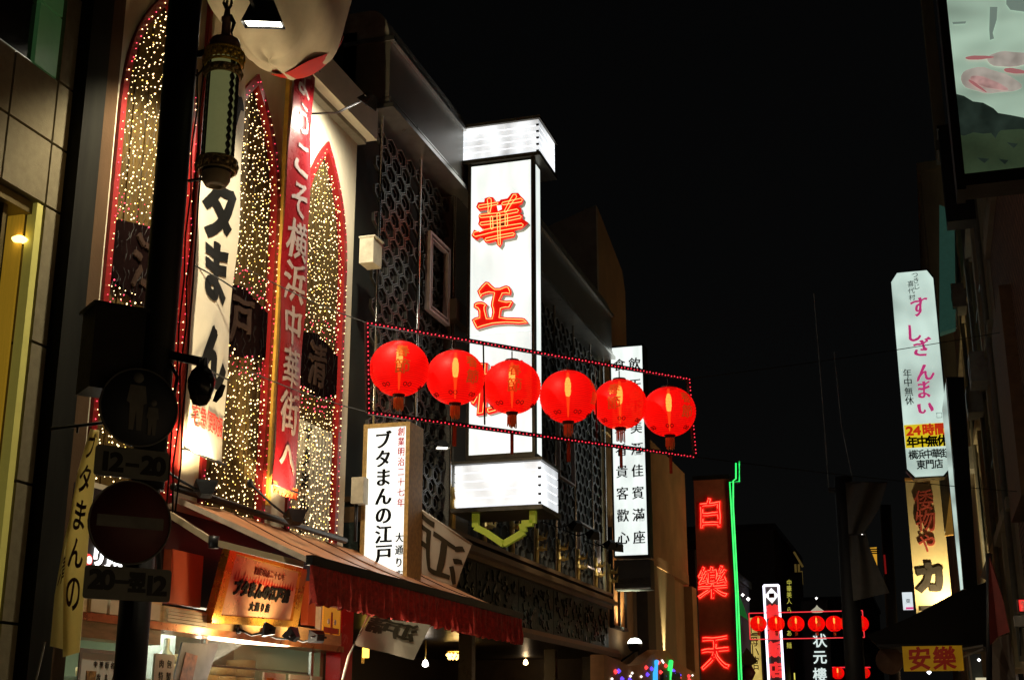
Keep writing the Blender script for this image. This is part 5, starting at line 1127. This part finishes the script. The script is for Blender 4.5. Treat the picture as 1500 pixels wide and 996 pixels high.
# red pennant flag and red neon at right edge
def cloth_poly(name, label, pts, Y, mat, cat, pole=None, extra=None):
    t = thing(name, label, cat, PY(*pts[0], Y)); n = len(pts)
    MB().prism([PY(u, v, Y + .04 * math.sin(i * 2)) for i, (u, v) in enumerate(pts)], (0, .01, 0)).build('cloth', mat, t)
    if pole: MB().tube([PY(u, v, Y + .05) for u, v in pole], .03, 8).build('pole', black, t)
    return t
cloth_poly('folded_parasol', 'furled dark red parasol cloth hanging at the right edge', [(1449, 815), (1456, 830), (1470, 880), (1479, 925), (1462, 932), (1450, 945), (1448, 880)], 15, M('maroon_cloth', (.16, .025, .02), .7, var=.25), 'parasol', [(1449, 810), (1449, 1010)])
cloth_poly('folded_parasol', 'furled grey-brown cloth below the dark red parasol at the right edge', [(1450, 946), (1463, 934), (1480, 928), (1490, 1010), (1449, 1010)], 15.2, M('grey_brown_cloth', (.09, .07, .055), .8, var=.3), 'parasol')
cloth_poly('folded_parasol', 'small furled grey cloth left of the dark red parasol top', [(1447, 812), (1442, 826), (1436, 845), (1447, 850)], 15.4, M('grey_brown_cloth'), 'parasol')
t = lit_box('lit_sign', 'small glowing red box sign cut by the right edge', *[PY(u, 890, 16).x for u in (1493, 1530)], 16, .2, PY(1495, 895, 16).z, PY(1495, 878, 16).z, dark, .01, None, M('red_box_face', em=(1, .02, .02), es=.9, var=0))
letters('lettering', [('営', PY(1503, 887, 16).x, PY(1503, 887, 16).z, .12), ('業', PY(1518, 887, 16).x, PY(1518, 887, 16).z, .12)], M('paper_white'), t, (0, 15.985, 0), XR, ZU, .004)
t = thing('wall_box', 'small grey box on the wall below the red box sign', 'box', PY(1490, 910, 16)); MB().obox(PY(1494, 910, 16), (.06, 0, 0), (0, .1, 0), (0, 0, .06)).build('box', M('grey_box', (.2, .19, .17), .6), t); MB().tube([PY(1494, 916, 16), PY(1495, 960, 16)], .01).build('pipe', dark, t)

# central dark pole with drooping grey flags
pm = thing('utility_pole', 'thick dark pole standing in the street right of the distant lanterns', 'pole', (-1.2, 20, 0))
a, b = PY(1237, 760, 20), PY(1241, 1000, 20)
MB().tube([(a.x - .02, 20, 0), (a.x, 20, 2.5), (a.x + .02, 20, 5.15)], [.15, .14, .13], 14).build('shaft', M('dark_pole_paint', (.010, .010, .011), .6), pm)
MB().box(a.x - .2, a.x + .2, 19.95, 20.05, 4.95, 5.0).build('crossarm', dark, pm)
gcl = M('grey_flag_cloth', (.075, .072, .066), .8, var=.2)
def flagm(label, pts, Y):
    t = thing('drooping_flag', label, 'flag', PY(*pts[0], Y)); ys = sorted(set(v for _, v in pts))
    L_, R_ = pts
    return t
def ribbon_flag(label, L_, R_, Y):
    t = thing('drooping_flag', label, 'flag', PY(*L_[0], Y)); n = len(L_) - 1
    def fn(a, b):
        i = min(n - 1, int(b * n)); f = b * n - i
        u0 = L_[i][0] + (L_[i + 1][0] - L_[i][0]) * f; v0 = L_[i][1] + (L_[i + 1][1] - L_[i][1]) * f
        u1 = R_[i][0] + (R_[i + 1][0] - R_[i][0]) * f; v1 = R_[i][1] + (R_[i + 1][1] - R_[i][1]) * f
        return PY(u0 + (u1 - u0) * a, v0 + (v1 - v0) * a, Y + .05 * math.sin(a * 9 + b * 3))
    MB().grid(fn, 14, 40).build('cloth', gcl, t); MB().bar(PY(L_[0][0], L_[0][1], Y), PY(R_[0][0], R_[0][1], Y), .02).build('top_bar', dark, t)
    return t
ribbon_flag('grey unlit flag on the dark pole, narrowing downwards to a waist', [(1238, 707), (1241, 745), (1243, 782)], [(1300, 706), (1288, 745), (1266, 782)], 19.8)
ribbon_flag('lower grey unlit flag on the dark pole, widening towards the bottom', [(1243, 784), (1246, 830), (1250, 880)], [(1267, 784), (1284, 826), (1303, 868)], 19.8)
t = thing('thin_antenna_wires', 'two thin pale wires rising into the black sky above the dark pole', 'wire', PY(1215, 700, 20))
gw = M('pale_wire', (.3, .3, .28), .5)
MB().tube([PY(1214, 715, 20), PY(1205, 590, 20), PY(1192, 430, 20)], .006, 5).build('wire', gw, t); MB().tube([PY(1249, 703, 20), PY(1232, 620, 20), PY(1222, 516, 20)], .005, 5).build('wire', gw, t)
t = thing('street_lamp', 'small distant street lamp head right of the grey flags', 'street lamp', PY(1263, 786, 34)); p = PY(1263, 785, 34)
MB().oct(p, .06).build('bulb', M('festoon_glow'), t); MB().tube([p + Vector((.03, 0, .02)), PY(1268, 780, 34), PY(1272, 802, 34)], .02, 6).build('arm', dark, t)
t = thing('amber_banner', 'small amber lit hanging banner beyond the grey flags', 'banner', PY(1280, 803, 36)); MB().prism([PY(1272, 802, 36), PY(1284, 801, 36), PY(1285, 829, 36), PY(1281, 826, 36)], (0, .03, 0)).build('cloth', M('amber_cloth', (.5, .25, .03), .6, em=(1, .5, .04), es=.55, var=0), t)
mb = MB()
for k in range(3): mb.bar(PY(1270, 804 + 3 * k, 35.9), PY(1288, 804 + 3 * k, 35.9), .03)
mb.build('slats', dark, t)
t = thing('dark_mast', 'slim dark mast with a faint red reflection beyond the grey flags', 'mast', PY(1300, 900, 30)); MB().tube([PY(1297, 740, 30), PY(1312, 1010, 30)], .12, 10).build('shaft', M('dark_pole_paint'), t); MB().box(PY(1296, 820, 29.8).x - .02, PY(1296, 820, 29.8).x + .02, 29.8, 29.82, PY(1297, 840, 29.8).z, PY(1297, 812, 29.8).z).build('red_reflection', M('red_reflection_glow', (.3, .02, .02), .5, em=(1, .03, .03), es=.12), t)  # the mast's red reflection is a glowing strip set on it
t = thing('round_fan_sign', 'dull pinkish round sign beside a small lamp at lower right', 'sign', PY(1303, 965, 26)); p = PY(1303, 967, 26); MB().lathe([(.001, .03), (.24, .03), (.25, 0)], p, 24, (0, -1, 0)).build('disc', M('pinkish_disc', (.16, .09, .06), .7), t)
MB().oct(PY(1293, 933, 26), .035).build('lamp', M('warm_globe'), t); MB().tube([PY(1293, 935, 26), PY(1298, 965, 26)], .03, 8).build('lamp_stem', M('tan_stem', (.3, .17, .08), .6), t)
t = thing('yellow_outline_sign', 'thin yellow neon outline of a sign behind the dark pole', 'sign', PY(1262, 950, 48)); MB().tube([PY(u, v, 48) for u, v in ((1250, 947), (1262, 947), (1264, 972), (1258, 973))], .025, 5).build('neon', M('yellow_neon', em=(.8, .75, .15), es=.7, var=0, sample=False), t); MB().prism([PY(u, v, 48.05) for u, v in ((1248, 946), (1261, 946), (1262, 972), (1249, 972))], (0, .05, 0)).build('board', dark, t)
t = thing('pavilion_roof_lamp', 'little white lit roof finial above the fourth distant lantern', 'lamp', PY(1197, 895, 50)); p = PY(1197, 893, 50); MB().lathe([(.001, .18), (.06, .1), (.26, -.05), (.2, -.08)], p, 16).build('roof', M('white_glow_roof', (.6, .55, .4), em=(1, .95, .7), es=.35, var=0), t); MB().oct(p + Vector((-.0, 0, .42)), .05).build('bulb', M('festoon_glow'), t)
t = thing('gold_finials', 'gilded pipes of a small gate ornament catching light far down the street', 'ornament', PY(1165, 830, 58))
for (u0, v0, u1, v1) in ((1163, 808, 1176, 830), (1165, 826, 1166, 842), (1170, 826, 1171, 850), (1174, 836, 1175, 856)): MB().tube([PY(u0, v0, 58), PY(u1, v1, 58)], .05, 6).build('pipe', M('gilt', (.5, .38, .15), .4, .5, em=(.6, .4, .1), es=.10), t)  # caught light on the pipes is a faint glow in the material

# ================================================================== near lamp post with signs, camera, lantern
Yp = 7.3
lp = thing('lamp_post', 'thick black lamp post at the left carrying traffic signs and an ornate lantern', 'lamp post', (-4.7, Yp, .13))
pmx = -4.70
MB().tube([(pmx - .02, Yp, .1), (pmx - .02, Yp, 3.1)], .098, 20).tube([(pmx, Yp, 3.05), (pmx, Yp, 5.5), (pmx, Yp, 7.8)], [.105, .112, .118], 20).build('shaft', M('black_post_paint', (.010, .010, .011), .55, var=.3, bump=.05), lp)
nsd = nl     # signs face the same way as the lantern frame
def disc(t, c, r, mat, name, dz=0, w=.012):
    return MB().lathe([(.001, w), (r, w), (r, 0), (.001, 0)], Vector(c) + nsd * dz, 40, nsd).build(name, mat, t)
backm = M('sign_dark_face', (.03, .035, .045), .55, var=.2); rimm = M('sign_rim', (.14, .14, .13), .4, .3)
fpx = Vector((-4.70, Yp, 0)) + nsd * .13
def PS(u, v): return PP(u, v, fpx, nsd)
ex_s = Vector((-nsd.y, nsd.x, 0))     # to the right when looked at
t = thing('pedestrian_sign', 'unlit round sign with grey adult and child figures, upper sign on the post', 'road sign', PS(203, 597))
c = PS(203, 597); disc(t, c, .255, backm, 'disc'); mb = MB(); mb.tube([c + nsd * .012 + (ex_s * math.cos(a) + Vector((0, 0, 1)) * math.sin(a)) * .25 for a in [k / 40 * 2 * math.pi for k in range(40)]], .006, 5, True); mb.build('rim', rimm, t)
pg = M('grey_figure', (.13, .13, .115), .6)
def figure(cx, cz, s):
    f = MB(); o_ = c + nsd * .015 + ex_s * cx + Vector((0, 0, cz))
    f.lathe([(.001, .003), (.035 * s, .003), (.035 * s, 0)], o_ + Vector((0, 0, .16 * s)), 14, nsd)
    for pts in ([(-.05, .11), (.05, .11), (.065, .0), (.045, -.01), (.04, -.18), (.01, -.18), (0, -.05), (-.01, -.18), (-.04, -.18), (-.045, -.01), (-.065, 0)],):
        f.prism([o_ + ex_s * a * s + Vector((0, 0, b * s)) for a, b in pts], nsd * .003)
    f.build('figure', pg, t)
figure(-.02, .03, 1.0); figure(.09, -.06, .62)
def plate(label, uv, w, h, txt, roty=0):
    c = PS(*uv); t = thing('time_plate', label, 'road sign', c)
    pts = []
    for sx_, sz_ in ((1, 1), (-1, 1), (-1, -1), (1, -1)):
        for k in range(4):
            a = {(1, 1): 0, (-1, 1): 90, (-1, -1): 180, (1, -1): 270}[(sx_, sz_)] + k * 30
            pts.append(c + ex_s * (sx_ * (w / 2 - .02) + .02 * math.cos(R(a))) + Vector((0, 0, sz_ * (h / 2 - .02) + .02 * math.sin(R(a)))))
    MB().prism(pts, nsd * .012).build('plate', M('dark_grey_plate', (.12, .125, .11), .5, var=.2), t)
    letters('lettering', txt, M('plate_ink', (.004, .004, .004), .5, var=0), t, c + nsd * .012, ex_s, ZU, .003, bold=.008)
    return t
plate('upper grey time plate reading 12-20, between the two round signs', (193, 679), .47, .19, [('1', -.17, 0, .17, .15), ('2', -.1, 0, .17, .15), ('–', 0, 0, .13, .1), ('2', .1, 0, .17, .15), ('0', .17, 0, .17, .15)])
t = thing('no_entry_sign', 'unlit round no-entry sign with grey bar, lower sign on the post', 'road sign', PS(190, 765))
c = PS(190, 765); disc(t, c, .262, M('no_entry_face', (.08, .02, .02), .55, var=.2), 'disc'); MB().tube([c + nsd * .012 + (ex_s * math.cos(a) + Vector((0, 0, 1)) * math.sin(a)) * .257 for a in [k / 40 * 2 * math.pi for k in range(40)]], .006, 5, True).build('rim', rimm, t)
MB().obox(c + nsd * .015, ex_s * .21, Vector((0, 0, .036)), nsd * .002).build('bar', pg, t)
plate('lower grey time plate reading 20 to next-day 12, under the no-entry sign', (187, 855), .54, .2, [('2', -.2, .02, .17, .15), ('0', -.13, .02, .17, .15), ('–', -.04, .02, .13, .1), ('翌', .055, .01, .1, .12), ('1', .135, .0, .17, .15), ('2', .2, 0, .17, .15)])
MB().bar(PS(235, 800) - nsd * .05, PS(240, 880) - nsd * .05, .02).build('sign_bracket', dark, lp)
# black equipment box
t = thing('speaker_box', 'black metal loudspeaker box on the left of the lamp post, above the pedestrian sign', 'speaker box', PS(178, 510))
c = PS(178, 508) - nsd * .2; hw_, hh_ = .165, .27
MB().obox(c, ex_s * hw_, nsd * .14, Vector((0, 0, hh_))).build('case', M('black_box_paint', (.014, .014, .013), .5, bump=.1), t); MB().obox(c + Vector((0, 0, hh_ + .012)), ex_s * (hw_ + .02), nsd * .16, Vector((0, 0, .012))).build('lid', M('black_box_paint'), t)
MB().bar(c + ex_s * hw_, Vector((pmx, Yp, c.z)), .05).build('bracket', dark, t)
# dome camera
cc = PP(295, 560, (-4.35, Yp, 0), (0, 1, 0)); t = thing('security_camera', 'black egg shaped security camera on a short arm right of the lamp post', 'security camera', cc)
MB().bar((pmx + .1, Yp, cc.z + .20), cc + Vector((.02, 0, .13)), .05, .055).build('arm', dark, t)
MB().lathe([(.001, -.13), (.06, -.115), (.085, -.04), (.09, .01), (.07, .07), (.04, .1), (.03, .16), (.001, .165)], cc, 24).build('housing', M('black_gloss', (.01, .01, .01), .2, var=0), t)
MB().lathe([(.001, -.16), (.045, -.145), (.07, -.10)], cc, 20).build('dome', M('smoked_dome', (.03, .025, .02), .08, var=0), t)
MB().prism([cc + Vector(p) for p in ((.09, 0, -.13), (.13, 0, -.09), (.15, 0, -.02), (.11, 0, -.07))], (0, .05, 0)).build('sun_shield', M('black_gloss'), t)
MB().tube([(pmx + .1, Yp, cc.z + .15), (pmx + .16, Yp, cc.z + .05), (pmx + .14, Yp, cc.z - .12), (pmx + .1, Yp, cc.z - .2)], .012, 6).build('cable', wire, t)
cbt = thing('post_cables', 'loose black cables running down the right side of the lamp post', 'cable', (pmx + .15, Yp, 3))
for k, dx in enumerate((.15, .175, .2)):
    MB().tube([(pmx + dx + .012 * math.sin(z * 3 + k * 2), Yp + .02 * k, 2.9 + z * .31) for z in range(11)], .006, 5).build('cable', wire, cbt)
# ornate lantern
Lc = PY(322, 180, Yp); ol = thing('ornate_street_lantern', 'cylindrical unlit street lantern with gilded ring collars hanging from the lamp post', 'street lantern', Lc)
gilt = M('gilded_brass', (.85, .58, .10), .3, .5, var=.25, scale=12); dgilt = M('tarnished_brass', (.4, .3, .14), .4, .6, var=.4, scale=20)
zt = PY(322, 88, Yp).z; zbm = PY(318, 240, Yp).z
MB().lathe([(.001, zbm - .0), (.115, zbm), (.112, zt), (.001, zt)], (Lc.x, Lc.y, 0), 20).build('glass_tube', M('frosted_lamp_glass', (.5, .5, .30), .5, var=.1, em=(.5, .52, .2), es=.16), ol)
mb = MB()
for a in range(8):
    th = R((-22, 8, 38, -142, -118, 100, 150, 200)[a])
    px_, py_ = Lc.x + .122 * math.cos(th), Lc.y + .122 * math.sin(th)
    if a in (0, 1, 2, 3, 6):
        for s_ in (-.16, .16):
            for k in range(14):
                z0_ = zbm + (zt - zbm) * k / 14; z1_ = zbm + (zt - zbm) * (k + 1) / 14
                x0_, y0_ = Lc.x + .122 * math.cos(th + s_ * (1 if k % 2 else -1)), Lc.y + .122 * math.sin(th + s_ * (1 if k % 2 else -1)); x1_, y1_ = Lc.x + .122 * math.cos(th - s_ * (1 if k % 2 else -1)), Lc.y + .122 * math.sin(th - s_ * (1 if k % 2 else -1))
                mb.tube([(x0_, y0_, z0_), (x1_, y1_, z1_)], .009, 4)
    mb.tube([(px_, py_, zbm), (px_, py_, zt)], .009, 4)
mb.build('filigree_bars', M('dark_filigree', (.06, .055, .05), .35, .7), ol)
def collar(zc, r, h, mat, name):
    m = MB(); 
    for dz in (-h, -h * .33, h * .33, h): m.tube([(Lc.x + (r - .01 * (dz < 0)) * math.cos(a), Lc.y + (r - .01 * (dz < 0)) * math.sin(a), zc + dz) for a in [k / 28 * 2 * math.pi for k in range(28)]], .011, 6, True)
    for k in range(26):
        a = k / 26 * 2 * math.pi
        for s_ in (-1, 1): m.tube([(Lc.x + (r + .006) * math.cos(a + j * .05 * s_), Lc.y + (r + .006) * math.sin(a + j * .05 * s_), zc - h + 2 * h * (j / 4)) for j in range(5)], .006, 4)
    for k in range(12):
        a = k / 12 * 2 * math.pi; m.lathe([(.001, .016), (.02, .01), (.024, 0)], (Lc.x + (r + .005) * math.cos(a), Lc.y + (r + .005) * math.sin(a), zc), 8, (math.cos(a), math.sin(a), 0))
    m.build(name, mat, ol)
collar(zt - .0, .152, .045, gilt, 'upper_collar'); collar(zt - .11, .142, .02, dgilt, 'upper_ring'); collar(zbm - .02, .152, .035, dgilt, 'lower_collar')
MB().lathe([(.001, zt + .14), (.115, zt + .14), (.125, zt + .12), (.125, zt + .03), (.11, zt)], (Lc.x, Lc.y, 0), 24).build('cap', M('bronze_cap', (.32, .2, .15), .4, .5), ol)
MB().lathe([(.001, zt + .40), (.02, zt + .39), (.03, zt + .33), (.045, zt + .32), (.045, zt + .3), (.035, zt + .29), (.038, zt + .14)], (Lc.x, Lc.y, 0), 16).build('stem', M('bronze_cap'), ol)
mb = MB()
for a in range(5):
    th = a * 1.26; mb.tube([(Lc.x, Lc.y, zt + .38), (Lc.x + .035 * math.cos(th), Lc.y + .035 * math.sin(th), zt + .43), (Lc.x + .03 * math.cos(th), Lc.y + .03 * math.sin(th), zt + .48)], [.016, .012, .003], 5)
mb.tube([(Lc.x + .03, Lc.y, zt + .33), (Lc.x + .07, Lc.y, zt + .27), (Lc.x + .05, Lc.y, zt + .2), (Lc.x + .07, Lc.y, zt + .15)], [.02, .016, .01, .004], 6).build('finial', M('dark_finial', (.04, .035, .025), .4, .5), ol)
MB().lathe([(.118, zbm), (.118, zbm - .06), (.1, zbm - .07)], (Lc.x, Lc.y, 0), 20).build('black_band', black, ol)
MB().lathe([(.108, zbm - .07), (.112, zbm - .12), (.085, zbm - .16), (.05, zbm - .165), (.05, zbm - .15), (.001, zbm - .15)], (Lc.x, Lc.y, 0), 24).build('base_bowl', M('cream_bowl', (.42, .34, .22), .35), ol)
for z in (zt + .07, zbm - .1): MB().bar((pmx + .1, Yp, z), (Lc.x - .1, Lc.y, z), .025, .05 if z > zt else .015).build('bracket_arm', black, ol)
MB().tube([(pmx + .1, Yp, zt - .1), (pmx + .17, Yp, zt - .04), (pmx + .16, Yp, zt + .05)], .015, 6).build('scroll', black, ol)

ol.scale = (.86, .86, 1)
# nobori flag left of the post
def translucent(m, c, f):
    t = m.node_tree; b = t.nodes['Principled BSDF']; tr = t.nodes.new('ShaderNodeBsdfTranslucent'); tr.inputs[0].default_value = (*c, 1)
    mx = t.nodes.new('ShaderNodeMixShader'); mx.inputs[0].default_value = f
    t.links.new(b.outputs[0], mx.inputs[1]); t.links.new(tr.outputs[0], mx.inputs[2]); t.links.new(mx.outputs[0], t.nodes['Material Output'].inputs[0])
nf = thing('nobori_flag', 'yellowish tall nobori flag with brown characters hanging twisted from a short rod', 'flag', (-5.3, 7.6, 2))
Yn = 7.7
def nfn(Lp, Rp):
    n = len(Lp) - 1
    def fn(a, b):
        s = b * n; i = min(n - 1, int(s)); f = s - i
        u0 = Lp[i][0] + (Lp[i + 1][0] - Lp[i][0]) * f; v0 = Lp[i][1] + (Lp[i + 1][1] - Lp[i][1]) * f
        u1 = Rp[i][0] + (Rp[i + 1][0] - Rp[i][0]) * f; v1 = Rp[i][1] + (Rp[i + 1][1] - Rp[i][1]) * f
        return PY(u0 + (u1 - u0) * a, v0 + (v1 - v0) * a, Yn + .04 * math.sin(a * 3.1) - .03 * math.sin(b * 6))
    return fn
fA = nfn([(132, 628), (114, 690), (100, 770), (93, 850), (92, 962)], [(145, 630), (139, 700), (130, 780), (124, 860), (116, 955)])
fB0 = nfn([(126, 655), (104, 720), (86, 790), (72, 870), (65, 945)], [(131, 632), (114, 692), (100, 772), (94, 852), (93, 952)])
nob = M('yellow_nobori_cloth', (.75, .66, .36), .7, var=.12, scale=3, bump=.15, bscale=8)
MB().grid(lambda a, b: fA(a, b), 10, 40, (0, .004, 0)).build('cloth', nob, nf)
MB().grid(lambda a, b: fB0(a, b) + Vector((0, .06, 0)), 6, 40, (0, .004, 0)).build('folded_cloth', M('pale_nobori_cloth', (.5, .46, .26), .7, var=.12), nf)
translucent(nob, (.9, .8, .42), .6); translucent(MATS['pale_nobori_cloth'], (.8, .72, .4), .5)
brn = M('dark_maroon_ink', (.06, .012, .015), .6, var=0)
letters('lettering', [(c, .5, .10 + i * .17, .72, -.15) for i, c in enumerate('ブタまんの')], brn, nf, (0, 0, 0), depth=.001, bold=.004, brush=.4, mincho=.5, warp=lambda x, y, z: fA(x, y) - Vector((0, .008, 0)))
letters('side_lettering', [(c, .5, .3 + i * .18, .8, -.13) for i, c in enumerate('江戸清')], brn, nf, (0, 0, 0), depth=.001, bold=.002, brush=.4, warp=lambda x, y, z: fB0(x, y) + Vector((0, .052, 0)))
MB().tube([PY(75, 628, Yn), PY(170, 617, Yn)], .012, 6).tube([PY(114, 626, Yn), PY(113, 634, Yn)], .01, 5).build('rod', black, nf)
MB().tube([PY(66, 940, Yn), PY(52, 1000, Yn)], .006, 5).build('tie_cord', M('pale_wire'), nf)

# ------------------------------------------------------------------ pieces that came out of one builder become objects of their own
def split_loose(o):
    me = o.data; par = list(range(len(me.vertices)))
    def find(a):
        while par[a] != a: par[a] = par[par[a]]; a = par[a]
        return a
    for e in me.edges:
        a, b = find(e.vertices[0]), find(e.vertices[1])
        if a != b: par[a] = b
    groups = {}
    for p in me.polygons: groups.setdefault(find(p.vertices[0]), []).append(p)
    if len(groups) < 2: return
    first = True
    for g in groups.values():
        idx = sorted({v for p in g for v in p.vertices}); mp = {v: i for i, v in enumerate(idx)}
        m2 = bpy.data.meshes.new(me.name); m2.from_pydata([tuple(me.vertices[v].co) for v in idx], [], [[mp[v] for v in p.vertices] for p in g])
        m2.polygons.foreach_set('use_smooth', [p.use_smooth for p in g]); m2.materials.append(me.materials[0])
        if first: o.data = m2; first = False; continue
        c = bpy.data.objects.new(o.name.split('.')[0], m2); COL.objects.link(c); c.parent = o.parent; c.location = o.location
SPLIT = {'tie_cord': 0, 'side_walls': 'side_wall', 'window_frame': 0, 'mullions': 'mullion', 'stone_block': 0, 'fascia_trim': 0, 'cornice': 0, 'frame': 0, 'casement_frame': 0,
         'interior_side_wall': 0, 'bulbs': 'bulb', 'header_beam': 0, 'ground_floor_wall': 0, 'slats': 'slat', 'hanger_rod': 0, 'printed_shape': 0, 'printed_buns': 'printed_bun', 'stays': 0}
for o in list(COL.objects):
    k = o.name.split('.')[0]
    if o.type == 'MESH' and k in SPLIT and not o.get('kind'):
        if SPLIT[k]: o.name = SPLIT[k]
        if not [c for c in COL.objects if c.parent == o]: split_loose(o)
